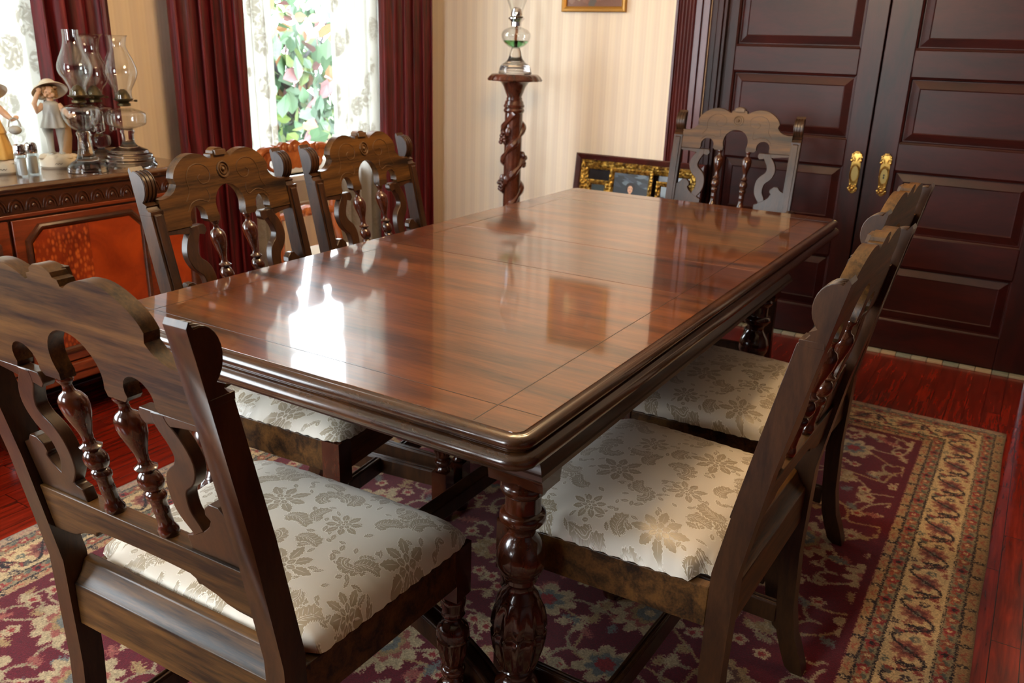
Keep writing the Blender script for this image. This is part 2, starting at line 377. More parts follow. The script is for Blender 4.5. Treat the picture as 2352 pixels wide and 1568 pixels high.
# ------------------------------------------------------------------ mesh helpers
def obj(name, bm, mat, parent=None, bevel=0., smooth=True, seg=2, angle=.6, sub=0):
    me = bpy.data.meshes.new(name); bmesh.ops.recalc_face_normals(bm, faces=bm.faces); bm.to_mesh(me); bm.free()
    mats = mat if isinstance(mat, (list, tuple)) else [mat]
    for m in mats: me.materials.append(m)
    if smooth:
        for p in me.polygons: p.use_smooth = True
        me.set_sharp_from_angle(angle=angle)
    o = bpy.data.objects.new(name, me); COL.objects.link(o)
    if parent: o.parent = parent
    if bevel:
        b = o.modifiers.new('edge', 'BEVEL'); b.width = bevel; b.segments = seg; b.limit_method = 'ANGLE'; b.angle_limit = .6; b.harden_normals = False
    if sub:
        b = o.modifiers.new('sub', 'SUBSURF'); b.levels = sub; b.render_levels = sub
    return o
def tag(o, label, cat, group=None, kind=None):
    o['label'] = label; o['category'] = cat
    if group: o['group'] = group
    if kind: o['kind'] = kind
    return o
def thing(name, label, cat, loc=(0, 0, 0), rz=0., group=None):
    o = bpy.data.objects.new(name, None); COL.objects.link(o); o.location = loc; o.rotation_euler = (0, 0, rz)
    o.empty_display_size = .1; return tag(o, label, cat, group)
def struct(name, bm, mat, parent=None, **k):
    o = obj(name, bm, mat, parent, **k)
    if parent is None: o['kind'] = 'structure'
    return o
def dup(root, loc, rz, label, scale=1.):
    def cp(o, par):
        c = o.copy(); COL.objects.link(c); c.parent = par
        for ch in list(o.children): cp(ch, c)
        return c
    r = cp(root, None); r.location = loc; r.rotation_euler = (0, 0, rz); r.scale = (scale,)*3; r['label'] = label; return r
def B(): return bmesh.new()
def box(bm, x0, x1, y0, y1, z0, z1, mi=0):
    v = [bm.verts.new((x, y, z)) for x in (x0, x1) for y in (y0, y1) for z in (z0, z1)]
    for q in ((0, 1, 3, 2), (4, 6, 7, 5), (0, 4, 5, 1), (2, 3, 7, 6), (0, 2, 6, 4), (1, 5, 7, 3)):
        f = bm.faces.new([v[i] for i in q]); f.material_index = mi
    return bm
def prism(bm, pts, fn, t0, t1, mi=0):
    """outline pts (a,b) extruded between t0 and t1; fn(a,b,t)->xyz"""
    A = [bm.verts.new(fn(a, b, t0)) for a, b in pts]; C = [bm.verts.new(fn(a, b, t1)) for a, b in pts]; n = len(pts)
    fs = [bm.faces.new(A), bm.faces.new(C[::-1])]
    for i in range(n): bm.faces.new((A[i], C[i], C[(i+1) % n], A[(i+1) % n]))
    for f in fs: f.normal_update()
    bmesh.ops.triangulate(bm, faces=fs, ngon_method='EAR_CLIP'); return bm
XZ = lambda a, b, t: (a, t, b)
YZ = lambda a, b, t: (t, a, b)
XY = lambda a, b, t: (a, b, t)
def lathe(bm, prof, seg=28, c=(0, 0), flute=None, cap=True):
    rings = []
    for r, z in prof:
        ring = []
        for i in range(seg):
            a = 2*PI*i/seg; q = r
            if flute and flute[2] <= z <= flute[3]: q = r*(1-flute[1]*(.5-.5*math.cos(flute[0]*a)))
            ring.append(bm.verts.new((c[0]+q*math.cos(a), c[1]+q*math.sin(a), z)))
        rings.append(ring)
    for A, C in zip(rings, rings[1:]):
        for i in range(seg): bm.faces.new((A[i], A[(i+1) % seg], C[(i+1) % seg], C[i]))
    if cap:
        for ring in (rings[0], rings[-1]):
            bm.faces.new(ring)
    return bm
def smooth_prof(pts, n=4):
    """Catmull-Rom through profile points"""
    P = [pts[0]]+list(pts)+[pts[-1]]; out = []
    for i in range(1, len(P)-2):
        for k in range(n):
            t = k/n; o = []
            for d in range(len(pts[0])):
                a, b, c, e = P[i-1][d], P[i][d], P[i+1][d], P[i+2][d]
                o.append(.5*(2*b+(c-a)*t+(2*a-5*b+4*c-e)*t*t+(3*b-a-3*c+e)*t**3))
            out.append(tuple(o))
    out.append(tuple(pts[-1])); return out
def tube(bm, pts, rad, seg=10, cap=True, flat=1.):
    P = [Vector(p) for p in pts]; n = len(P); R = rad if isinstance(rad, (list, tuple)) else [rad]*n
    rings = []; up = None
    for i in range(n):
        d = (P[min(i+1, n-1)]-P[max(i-1, 0)]).normalized()
        if up is None:
            up = d.orthogonal().normalized()
        up = (up-d*up.dot(d)).normalized(); s = d.cross(up)
        rings.append([bm.verts.new(P[i]+(up*math.cos(2*PI*k/seg)+s*math.sin(2*PI*k/seg)*flat)*R[i]) for k in range(seg)])
    for A, C in zip(rings, rings[1:]):
        for i in range(seg): bm.faces.new((A[i], A[(i+1) % seg], C[(i+1) % seg], C[i]))
    if cap:
        bm.faces.new(rings[0][::-1]); bm.faces.new(rings[-1])
    return bm
def ball(bm, c, r, sx=1, sy=1, sz=1, u=12, v=8, rot=None):
    m = Matrix.Translation(c)
    if rot is not None: m = m @ rot
    bmesh.ops.create_uvsphere(bm, u_segments=u, v_segments=v, radius=r, matrix=m @ Matrix.Diagonal((sx, sy, sz, 1))); return bm
def shear(bm, fn):
    for v in bm.verts: v.co.y += fn(v.co.z)
    return bm
def ribbon(path, w):
    """closed outline of a band of width w (value or list) round a 2d path"""
    L, Rr = [], []; n = len(path)
    for i, (x, y) in enumerate(path):
        a = path[max(i-1, 0)]; b = path[min(i+1, n-1)]; dx, dy = b[0]-a[0], b[1]-a[1]; l = math.hypot(dx, dy) or 1
        ww = w[i] if isinstance(w, (list, tuple)) else w
        L.append((x-dy/l*ww/2, y+dx/l*ww/2)); Rr.append((x+dy/l*ww/2, y-dx/l*ww/2))
    return L+Rr[::-1]
def band(bm, path, w, y0, y1):
    """ribbon as quads (safe for curls)"""
    o = ribbon(path, w); n = len(path); L = o[:n]; Rr = o[n:][::-1]
    V = [[bm.verts.new((p[0], y, p[1])) for p in side] for side in (L, Rr) for y in (y0, y1)]
    l0, l1, q0, q1 = V
    for i in range(n-1):
        for a, b in ((l0, l1), (l1, q1), (q1, q0), (q0, l0)): bm.faces.new((a[i], a[i+1], b[i+1], b[i]))
    bm.faces.new((l0[0], l1[0], q1[0], q0[0])); bm.faces.new((l0[-1], q0[-1], q1[-1], l1[-1])); return bm

# ------------------------------------------------------------------ the room
XW, YW, XB, YR, ZC = 4.06, 3.05, -1.9, -1.5, 2.75
struct('floor', box(B(), XB-.2, XW+.25, YR-.2, YW+.2, -.05, 0), W['floor'], smooth=False)
struct('ceiling', box(B(), XB-.2, XW+.25, YR-.2, YW+.2, ZC, ZC+.1), W['plaster'], smooth=False)
# window wall (Y = YW) with two openings
WIN = [(-1.75, .30), (.62, 1.80), (2.45, 3.62)]; WZ0, WZ1 = .68, 2.30
bm = B(); xs = [XB-.2]+[q for w_ in WIN for q in w_]+[XW+.2]
for i in (0, 2, 4, 6): box(bm, xs[i], xs[i+1], YW, YW+.18, 0, ZC)
for a, b in WIN:
    box(bm, a, b, YW, YW+.18, 0, WZ0); box(bm, a, b, YW, YW+.18, WZ1, ZC)
struct('wall_left', bm, W['wallpaper'], smooth=False)
# far wall with the door opening
DY0, DY1, DZ = -.13, 1.40, 2.15
bm = B(); box(bm, XW, XW+.16, DY1+.03, YW, 0, ZC); box(bm, XW, XW+.16, YR-.2, DY0-.03, 0, ZC); box(bm, XW, XW+.16, DY0-.03, DY1+.03, DZ, ZC)
struct('wall_back', bm, W['wallpaper'], smooth=False)
# near wall behind the camera with a tall window, side wall
bm = B(); wy0, wy1, wz0, wz1 = 1.15, 2.05, 1.0, 2.25
box(bm, XB-.18, XB, YR, wy0, 0, ZC); box(bm, XB-.18, XB, wy1, YW, 0, ZC); box(bm, XB-.18, XB, wy0, wy1, 0, wz0); box(bm, XB-.18, XB, wy0, wy1, wz1, ZC)
struct('wall_front', bm, W['door'], smooth=False)  # dark finish chosen to cut bounced fill light
struct('wall_right', box(B(), XB, XW, YR-.18, YR, 0, ZC), W['door'], smooth=False)  # unseen side wall, kept dark to hold the fill light down
def board(name, x0, x1, y0, y1):
    bm = B(); box(bm, x0, x1, y0, y1, 0, .16); struct(name, bm, W['door'], bevel=.006)
board('baseboard_back', XW-.022, XW-.001, 1.62, YW-.022); board('baseboard_left', XB, XW-.022, YW-.022, YW-.001); board('baseboard_right', XB, XW-.022, YR+.001, YR+.022)

def window(k, a, b):
    bm = B(); t = .05; y0, y1 = YW+.06, YW+.12
    box(bm, a, a+t, y0, y1, WZ0+.05, WZ1); box(bm, b-t, b, y0, y1, WZ0+.05, WZ1); box(bm, a+t, b-t, y0, y1, WZ1-t, WZ1); box(bm, a, b, y0, y1, WZ0, WZ0+.05)
    box(bm, a+t, b-t, y0, y1, 1.78, 1.82)
    w = struct('window_%d' % k, bm, W['white'], bevel=.004)
    struct('window_sill', box(B(), a-.08, b+.08, YW-.012, YW+.06, WZ0-.03, WZ0), W['white'], w, bevel=.004)
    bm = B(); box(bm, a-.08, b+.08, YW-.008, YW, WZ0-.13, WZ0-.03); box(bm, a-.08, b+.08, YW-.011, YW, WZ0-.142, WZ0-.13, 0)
    struct('window_apron', bm, plain('greyish_ivory_paint', srgb(196, 186, 168), .5), w, bevel=.003)  # greyish beige paint of the panel below the sill
    bm = B(); box(bm, a-.07, a, YW-.01, YW, WZ0, WZ1+.07); box(bm, b, b+.07, YW-.01, YW, WZ0, WZ1+.07); box(bm, a, b, YW-.01, YW, WZ1, WZ1+.07)
    struct('window_casing', bm, W['white'], w, bevel=.003)
    struct('window_pane', box(B(), a+t, b-t, YW+.088, YW+.092, WZ0+.05, WZ1-t), W['pane'], w, smooth=False)
for k, (a, b) in enumerate(WIN): window(k+1, a, b)

# curtains ------------------------------------------------------------
def drape(name, x0, x1, y, z0, z1, folds, amp, mat, label, cat, group, seed=0, flare=.0, thick=.003):
    r = random.Random(seed); bm = B(); n = folds*14; nz = 26
    ph = [r.uniform(-.5, .5) for _ in range(folds+2)]; am = [r.uniform(.65, 1.2) for _ in range(folds+2)]
    grid = []
    for j in range(nz+1):
        t = j/nz; z = z0+(z1-z0)*t; row = []
        for i in range(n+1):
            s = i/n*folds; k = int(s); f = s-k; a = am[k]*(1-f)+am[k+1]*f; p = ph[k]*(1-f)+ph[k+1]*f
            wv = math.sin(2*PI*s+p+.5*math.sin(t*2.2+k))
            x = x0+(x1-x0)*(i/n); mid = (x0+x1)/2; x = mid+(x-mid)*(1+flare*(1-t))
            x += amp*.35*math.sin(4*PI*s+p)*a
            row.append(bm.verts.new((x, y-amp*wv*a*(.75+.35*(1-t)), z)))
        grid.append(row)
    for j in range(nz):
        for i in range(n): bm.faces.new((grid[j][i], grid[j][i+1], grid[j+1][i+1], grid[j+1][i]))
    o = obj(name, bm, mat, angle=3.); m = o.modifiers.new('cloth', 'SOLIDIFY'); m.thickness = thick
    return tag(o, label, cat, group)
G = 'burgundy curtains at the windows'
drape('curtain', 1.74, 2.03, 2.965, .90, 2.45, 4, .032, W['velvet'], 'burgundy curtain hanging behind the oil lamps on the sideboard', 'curtain', G, 1)
drape('curtain', 2.26, 2.61, 2.955, .02, 2.45, 6, .040, W['velvet'], 'burgundy floor length curtain between the striped wall strip and the lace', 'curtain', G, 2, .04)
drape('curtain', 3.50, 3.95, 2.955, .02, 2.45, 6, .040, W['velvet'], 'burgundy floor length curtain beside the corner next to the pedestal', 'curtain', G, 3, .05)
G = 'white lace sheers over the windows'
drape('lace_sheer', .56, 1.84, 3.02, .88, 2.42, 15, .014, W['sheer'], 'white lace sheer curtain glowing behind the figurines', 'curtain', G, 4, 0, .0015)
drape('lace_sheer', 2.55, 2.85, 3.02, .03, 2.42, 4, .018, W['sheer'], 'white lace sheer panel between the window glass and the curtain beyond the sideboard', 'curtain', G, 5, 0, .0015)
drape('lace_sheer', 3.21, 3.60, 3.02, .03, 2.42, 5, .018, W['sheer'], 'white lace sheer panel beside the curtain near the pedestal', 'curtain', G, 6, 0, .0015)

# sliding doors ---------------------------------------------------------
def door(k, y0, y1, pn, esc_y, bx):
    rails = [(1.22, 1.332), (.828, .946), (.412, .550), (0.012, .154), (1.90, 2.14)]
    bm = B(); X0, X1 = bx, bx+.045; ps, pe = pn
    box(bm, X0, X1, y0, ps, .012, 2.14); box(bm, X0, X1, pe, y1, .012, 2.14)
    d = struct('door_%d' % k, bm, W['door'], bevel=.003)
    bm = B()
    for a, b in rails: box(bm, X0+.0005, X1, ps, pe, a, b)
    struct('door_rail', bm, W['door_x'], d, bevel=.004)
    for a, b in ((.154, .412), (.550, .828), (.946, 1.22), (1.332, 1.90)):
        bm = B(); e = .048; Xr = X0+.014; Xc = X0+.005
        def ring(x, i): return [bm.verts.new((x, yy, zz)) for yy, zz in ((ps+i, a+i), (pe-i, a+i), (pe-i, b-i), (ps+i, b-i))]
        R = [ring(X0+.001, 0), ring(X0+.004, .0055), ring(X0+.017, .009), ring(X0+.017, .012), ring(Xc+.001, e-.004), ring(Xc+.004, e), ring(Xc+.004, e+.003)]
        for P, Q in zip(R, R[1:]):
            for i in range(4): bm.faces.new((P[i], P[(i+1) % 4], Q[(i+1) % 4], Q[i]))
        bm.faces.new(R[-1]); struct('door_panel', bm, W['door_x'], d, smooth=False)
    # ornate brass escutcheon
    zc = .806; hh = .094
    half = [(0, hh), (.008, hh-.002), (.012, hh-.009), (.022, hh-.013), (.023, hh-.024), (.024, hh-.040), (.019, hh-.048), (.021, .02), (.021, -.02), (.017, -.05), (.016, -.062), (.021, -.07), (.020, -.082), (.012, -.088), (.006, -hh), (0, -hh-.002)]
    out = half+[(-a, b) for a, b in half[-2:0:-1]]
    bm = B(); prism(bm, out, lambda a, b, t: (t, esc_y+a, zc+b), X0-.004, X0+.001)
    e = struct('brass_escutcheon', bm, W['brass'], d, bevel=.001)
    bm = B()
    for s in (-1, 1):
        for p in ((.018, .078, .0055), (.019, .052, .007), (.013, .084, .004), (.006, .089, .005), (.012, -.055, .005), (.017, -.072, .0055), (.010, -.080, .005), (.010, .063, .004)):
            ball(bm, (X0-.004, esc_y+s*p[0], zc+p[1]), p[2], .7, u=10, v=6)
        tube(bm, [(X0-.005, esc_y+s*(.014+.007*math.cos(t)), zc+.055+.014*math.sin(t)) for t in np.linspace(-1, 3.6, 12)], .0024, 6)
        tube(bm, [(X0-.005, esc_y+s*(.010+.006*math.cos(t)), zc-.066+.012*math.sin(t)) for t in np.linspace(-3.6, 1, 12)], .0024, 6)
    ball(bm, (X0-.004, esc_y, zc-.072), .007, .7, u=10, v=6); ball(bm, (X0-.004, esc_y, zc+.088), .006, .7, u=10, v=6)
    tube(bm, [(X0-.005, esc_y+.0165*math.cos(t), zc-.006+.036*math.sin(t)) for t in np.linspace(0, 2*PI, 33)], .0022, 6, False)
    tube(bm, [(X0-.0045, esc_y+.0205*math.cos(t), zc-.006+.042*math.sin(t)) for t in np.linspace(0, 2*PI, 33)], .0016, 6, False)
    struct('escutcheon_ornament', bm, W['brass'], e)
    bm = B(); prism(bm, [(.0145*math.cos(t), -.006+.033*math.sin(t)) for t in np.linspace(0, 2*PI, 32, endpoint=False)], lambda a, b, t: (t, esc_y+a, zc+b), X0-.0046, X0-.003)
    struct('finger_recess', bm, W['brass_dull'], e)  # oval in a darker, duller brass than the plate
    if k == 2:
        bm = B()
        for q in (0, 1): prism(bm, [((.0035 if q else .0042)*math.cos(t), (-.012 if q else -.001)+(.006 if q else .0042)*math.sin(t)) for t in np.linspace(0, 2*PI, 14, endpoint=False)], lambda a, b, t: (t, esc_y+a, zc+b), X0-.0052, X0-.004)
        struct('keyhole', bm, W['black'], e)
door(1, .667, 1.42, (.758, 1.312), .702, 4.10)
door(2, DY0+.002, .661, (.0, .540), .578, 4.10)
def casing(name, y0, y1, flip):
    bm = B(); x0 = XW-.028; x1 = XW-.001
    wd = y1-y0; prof = []
    for i in range(61):
        t = i/60; y = y0+wd*t; d = 0.
        q = t if flip else 1-t       # q: 0 at wall side, 1 at opening
        if q < .08: d = .004
        elif q < .58: d = .010+.0045*math.cos((q-.08)/.5*2*PI*5)
        elif q < .63: d = .016
        elif q < .80: d = -.004+.0*q
        elif q < .83: d = .012
        else: d = .002
        prof.append((x0+d, y))
    P = [(x1, y0)]+prof+[(x1, y1)]
    prism(bm, P, XY, 0.0, DZ+.15); return struct(name, bm, W['door_c'], smooth=False)
W['door_c'] = wood('fluted_casing_wood', srgb(56, 16, 15), srgb(104, 38, 32), (8, 8, 2), .32, .4, .2, contrast=.7)
casing('trim_1', 1.432, 1.597, False); casing('trim_2', -.325, -.16, True)
bm = B(); box(bm, XW-.03, XW-.001, -.325, 1.597, DZ+.15, DZ+.33); struct('trim_3', bm, W['door_c'], bevel=.005)
bm = B()
box(bm, XW, XW+.16, 1.40, 1.43, 0, DZ); box(bm, XW, XW+.03, 1.375, 1.40, 0, DZ); box(bm, XW+.012, XW+.035, 1.36, 1.375, 0, DZ)
box(bm, XW, XW+.16, DY0-.03, DY0-.001, 0, DZ); box(bm, XW, XW+.16, DY0, 1.40, DZ-.008, DZ-.0005)
struct('trim_4', bm, W['door'], bevel=.002)
bm = B(); y = DY0; k = 0
while y < 1.395:
    y2 = min(y+.0655, 1.396); box(bm, XW+.004, XW+.04, y+.001, y2-.0015, .0005, .011, k % 3); y = y2; k += 1
struct('trim_5', bm, [plain('sage_stone_tile', srgb(176, 170, 146), .3), plain('grey_green_tile', srgb(150, 156, 138), .3), plain('buff_tile', srgb(196, 176, 142), .25)], bevel=.001)
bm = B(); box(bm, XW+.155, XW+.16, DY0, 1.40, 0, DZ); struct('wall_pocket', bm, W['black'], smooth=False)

# rug -------------------------------------------------------------------
bm = B(); X0r, X1r, Y0r, Y1r = -.02, 3.38, -.09, 2.18
NX, NY = 60, 40; uvl = bm.loops.layers.uv.new('UVMap'); g = []
for j in range(NY+1):
    g.append([bm.verts.new((X0r+(X1r-X0r)*i/NX+(.0015*math.sin(j*.9) if i in (0, NX) else 0), Y0r+(Y1r-Y0r)*j/NY+(.0015*math.sin(i*.7) if j in (0, NY) else 0), .005)) for i in range(NX+1)])
for j in range(NY):
    for i in range(NX):
        f = bm.faces.new((g[j][i], g[j][i+1], g[j+1][i+1], g[j+1][i]))
        for lp, (a, b) in zip(f.loops, ((i, j), (i+1, j), (i+1, j+1), (i, j+1))): lp[uvl].uv = (a/NX, b/NY)
o = obj('persian_rug', bm, W['rug'], angle=3.); m = o.modifiers.new('pile', 'SOLIDIFY'); m.thickness = .004; m.offset = -1
tag(o, 'burgundy oriental rug with cream flowers and a beige border under the table', 'rug')

# ------------------------------------------------------------------ dining chair
def yb(z):      # back line of the rear post
    P = [(0, -.272), (.03, -.268), (.08, -.245), (.16, -.232), (.3, -.226), (.42, -.225), (.5, -.230), (.62, -.247), (1.05, -.338)]
    for (a, b), (c, d) in zip(P, P[1:]):
        if z <= c: return b+(d-b)*(z-a)/(c-a)
    return P[-1][1]
def lean(z): return yb(z)
def rear_post(sx):
    zs = [(0, .026), (.012, .039), (.05, .042), (.09, .039), (.16, .037), (.30, .039), (.5, .041), (.7, .038), (.915, .035)]
    back = [(yb(z), z) for z, _ in zs]; front = [(yb(z)+d, z) for z, d in zs]
    head = [(yb(.920)+.029, .920), (yb(.928)+.026, .926), (yb(.932)+.030, .930)]
    for t in np.linspace(-.9, 1.75, 12): head.append((yb(.965)+.006+.030*math.cos(t), .966+.038*math.sin(t)))
    head += [(yb(1.01)+.004, 1.013), (yb(1.008), 1.006)]
    pts = front+head+[(yb(z), z) for z in (.97, .915)]+back[::-1][1:]
    bm = B(); prism(bm, pts, YZ, sx*.2365-.0180, sx*.2365+.0180); return bm
def moulding(sx):   # raised pilaster on the front face of the post with banded head
    bm = B(); x0, x1 = sx*.2365-.010, sx*.2365+.010
    z = .60; V = []
    pts = [(yb(q)+.0345, q) for q in (.600, .75, .912)]+[(yb(q)+.0405, q) for q in (.908, .75, .604)]
    prism(bm, pts, YZ, x0, x1)
    box(bm, sx*.2365-.0185, sx*.2365+.0185, yb(.917)+.002, yb(.917)+.038, .908, .918)
    for xo in (-.0165, -.006, .006, .0165):
        path = [(sx*.2365+xo*.92, yb(.965)+.006+.0305*math.cos(t), .966+.0385*math.sin(t)) for t in np.linspace(-.9, 1.7, 12)]
        tube(bm, path, .0017, 6)
    return bm
def mirror(h): return h+[(-a, b) for a, b in h[::-1] if abs(a) > 1e-6]
def crest_outline():
    top = smooth_prof([(-.2190, .940), (-.205, .939), (-.185, .943), (-.168, .953), (-.158, .966)], 4)+[(-.160, .972), (-.163, .980)]+smooth_prof([(-.163, .980), (-.155, .996), (-.135, 1.014), (-.108, 1.027), (-.078, 1.029), (-.052, 1.022), (-.036, 1.013)], 4)+[(-.031, 1.014), (-.030, 1.022), (-.022, 1.024), (-.020, 1.030), (-.010, 1.036), (0, 1.037)]
    bot = [(0, .950)]+[(-.050*math.sin(t), .900+.050*math.cos(t)) for t in np.linspace(.25, 2.0, 10)]+[(-.0475, .868), (-.080, .868), (-.083, .877)]+[(-.1125-.0265*math.cos(t), .885+.0265*math.sin(t)) for t in np.linspace(PI+.3, .0-.35, 12)][::1]
    b2 = [(-.1125+.0265*math.cos(t), .885+.0265*math.sin(t)) for t in np.linspace(-.35, PI+.35, 13)]
    bot = bot[:13]+b2+[(-.142, .868), (-.2190, .868)]
    full_top = top+[(-a, b) for a, b in top[::-1][1:]]
    half_b = bot; right = [(-a, b) for a, b in half_b[::-1]]
    return full_top+right+half_b[1:]
def spindle_prof():
    return [(.014, .640), (.018, .646), (.0185, .654), (.015, .660), (.0135, .664), (.0135, .683), (.0142, .684), (.0135, .686), (.0142, .688), (.0135, .691), (.0138, .704), (.017, .707), (.018, .712), (.0165, .717), (.0115, .720), (.018, .725), (.0215, .733), (.021, .741), (.0165, .748), (.011, .752), (.018, .756), (.0195, .759), (.012, .763), (.0095, .770), (.0115, .782), (.017, .797), (.0225, .812), (.0245, .825), (.0235, .834), (.018, .842), (.011, .846), (.009, .850), (.0085, .857), (.012, .861), (.0145, .865), (.013, .869)]
def build_chair(label):
    R = thing('dining_chair', label, 'chair', group='carved dining chairs around the table')
    for s in (-1, 1):
        p = obj('back_post', rear_post(s), W['chair'], R, bevel=.0022)
        obj('post_moulding', moulding(s), W['chair'], p, bevel=.001)
    bm = B(); prism(bm, crest_outline(), XZ, .010, .032); shear(bm, lean); cr = obj('crest_rail', bm, W['chair_x'], R, bevel=.0018)
    bm = B()            # rosette and incised scrolls on the face
    def circ(r, rr2, y):
        tube(bm, [(r*math.cos(t), y, .985+r*math.sin(t)) for t in np.linspace(0, 2*PI, 25)], rr2, 6, False)
    circ(.0185, .0026, .0330); circ(.011, .0018, .0325); ball(bm, (0, .032, .985), .0055, u=10, v=6)
    box(bm, -.018, .018, .028, .038, 1.020, 1.032)
    for s in (-1, 1):
        sc = smooth_prof([(-.140, .925), (-.124, .947), (-.124, .975), (-.110, .998), (-.083, 1.006), (-.055, .997), (-.047, .978), (-.058, .961), (-.080, .960), (-.088, .974), (-.078, .981)], 4)
        tube(bm, [(s*a, .0322, b) for a, b in sc], .0011, 5)
        sc = smooth_prof([(-.142, .902), (-.125, .919), (-.098, .924), (-.072, .916), (-.064, .928), (-.068, .945)], 4)
        tube(bm, [(s*a, .0322, b) for a, b in sc], .0011, 5)
    shear(bm, lean); obj('crest_carving', bm, W['carveline'], cr)
    for s in (-1, 1):   # scrolled brackets
        path = smooth_prof([(.134, .866), (.136, .850), (.150, .828), (.157, .803), (.148, .780), (.128, .762), (.120, .740), (.121, .712), (.133, .690), (.139, .680)], 4)
        wv = [.024+.012*math.sin(PI*i/(len(path)-1)) for i in range(len(path))]
        bm = B(); band(bm, [(s*a, b) for a, b in path], wv, .011, .030)
        hook = [(.098, .850), (.106, .842), (.122, .846), (.19, .856), (.2190, .858), (.2190, .867), (.102, .867), (.098, .860)]
        prism(bm, [(s*a, b) for a, b in hook], XZ, .0115, .0295)
        foot = [(.110, .645), (.110, .668), (.122, .672), (.130, .684), (.150, .688), (.163, .700), (.170, .712), (.163, .720), (.166, .732), (.178, .742), (.194, .742), (.204, .730), (.2190, .722), (.2190, .645)]
        prism(bm, [(s*a, b) for a, b in foot], XZ, .0115, .0295)
        shear(bm, lean); obj('scroll_bracket', bm, W['chair'], R, bevel=.0015)
    for s in (-1, 1):
        bm = lathe(B(), [(r*.78, z) for r, z in spindle_prof()], 24, (s*.057, .020)); shear(bm, lean); obj('spindle', bm, W['turned'], R, angle=1.)
    h = [(-.2190, .645), (-.2190, .563), (-.185, .565), (-.160, .570), (-.140, .580), (-.118, .586), (-.110, .583), (-.106, .592), (-.096, .597), (-.05, .599), (0, .600)]
    out = h+[(-a, b) for a, b in h[::-1][1:]]
    bm = B(); prism(bm, out, XZ, .006, .036); shear(bm, lean); obj('back_rail', bm, W['chair_x'], R, bevel=.002)
    pts = [(-.212, .374), (-.212, .452), (-.206, .456), (-.198, .468), (-.190, .486), (-.182, .490), (-.176, .490), (-.176, .374)]
    obj('rear_seat_rail', prism(B(), [(a-.006, b) for a, b in pts], YZ, -.2190, .2190), W['chair_x'], R, bevel=.0015)
    fy = .225
    def xw(y): return .2365+(.262-.2365)*(y+.2)/(fy+.2)
    for s in (-1, 1):
        bm = B(); A = (s*xw(-.183), -.183); C = (s*xw(fy-.045), fy-.045); e = s*.022
        prism(bm, [(A[0], A[1]), (C[0], C[1]), (C[0]-e, C[1]), (A[0]-e, A[1])], XY, .382, .458); obj('side_seat_rail', bm, W['chair_x'], R, bevel=.002)
    obj('front_seat_rail', box(B(), -.216, .216, fy-.03, fy-.004, .382, .458), W['chair_x'], R, bevel=.002)
    prof = [(.020, 0), (.027, .0055), (.030, .020), (.027, .040), (.018, .052), (.021, .056), (.018, .060)]
    prof2 = [(.018, .158), (.021, .161), (.017, .166), (.015, .172), (.0225, .180), (.024, .188), (.0205, .194), (.016, .197), (.019, .200), (.023, .210), (.028, .228), (.0305, .250), (.0312, .258), (.0285, .260), (.0285, .264), (.0310, .266), (.0305, .276), (.027, .287), (.020, .293), (.016, .297), (.015, .302), (.019, .306), (.0225, .311), (.021, .316), (.0205, .322), (.0235, .336), (.0235, .345), (.018, .352)]
    for s in (-1, 1):
        x, y = s*.240, fy-.024
        bm = lathe(B(), prof, 24, (x, y)); lathe(bm, [(r, z) for r, z in prof2], 48, (x, y), (12, .14, .203, .2575))
        box(bm, x-.023, x+.023, y-.023, y+.023, .0605, .1575); box(bm, x-.023, x+.023, y-.023, y+.023, .352, .459)
        obj('leg', bm, W['turned'], R, angle=.8)
    for s in (-1, 1):
        bm = B(); A = (s*.2365, -.195); C = (s*.240, fy-.046); w = .011
        prism(bm, [(A[0]-w, A[1]), (A[0]+w, A[1]), (C[0]+w, C[1]), (C[0]-w, C[1])], XY, .105, .150)
        for q in (-.006, .006): tube(bm, [(A[0]+q, A[1], .150), (C[0]+q, C[1], .150)], .0042, 8)
        obj('stretcher', bm, W['chair'], R, bevel=.0015)
    bm = box(B(), -.227, .227, -.02, .002, .105, .150)
    for q in (-.015, -.003): tube(bm, [(-.227, q, .150), (.227, q, .150)], .0042, 8)
    obj('stretcher', bm, W['chair'], R, bevel=.0015)
    # cushion
    bm = B(); uvl = bm.loops.layers.uv.new('UVMap'); N = 44; r = random.Random(2); rows = []
    def P(u, v):     # u,v in -1..1
        y = -.186+(fy+.008+.186)*(v+1)/2; hx = xw(y)+.004
        if y < -.15: hx = min(hx, .214)
        k = .10; uu_ = u; vv = v
        x = u*hx*(1-.045*max(0, abs(v)-.8)/.2*abs(u)**6); y2 = y-.0*u
        if abs(u) > .8 and v > .8: y2 -= math.copysign(.012, v)*((abs(u)-.8)/.2)*((abs(v)-.8)/.2)
        e = max(0., 1-max(abs(u), abs(v))**9)
        z = .462+.043*((1-abs(u)**7)*(1-abs(v)**7))**.55+.012*(1-u*u)*(1-v*v)
        wr = max(0, max(abs(u), abs(v))-.8)/.2
        z += .0018*wr*math.sin((u if abs(v) > abs(u) else v)*46+3*math.sin(u*9))
        return x, y2, z
    for j in range(N+1):
        rows.append([bm.verts.new(P(2*i/N-1, 2*j/N-1)) for i in range(N+1)])
    for j in range(N):
        for i in range(N):
            f = bm.faces.new((rows[j][i], rows[j][i+1], rows[j+1][i+1], rows[j+1][i]))
            for lp in f.loops: c = lp.vert.co; lp[uvl].uv = ((c.x+(.4 if abs(c.x) < 9 else 0))/.29, (c.y-c.z*.6)/.29)
    rim = [rows[0][i] for i in range(N+1)]+[rows[j][N] for j in range(1, N+1)]+[rows[N][i] for i in range(N-1, -1, -1)]+[rows[j][0] for j in range(N-1, 0, -1)]
    low = [bm.verts.new((v.co.x*.97, v.co.y*.975, .4585)) for v in rim]; n = len(rim)
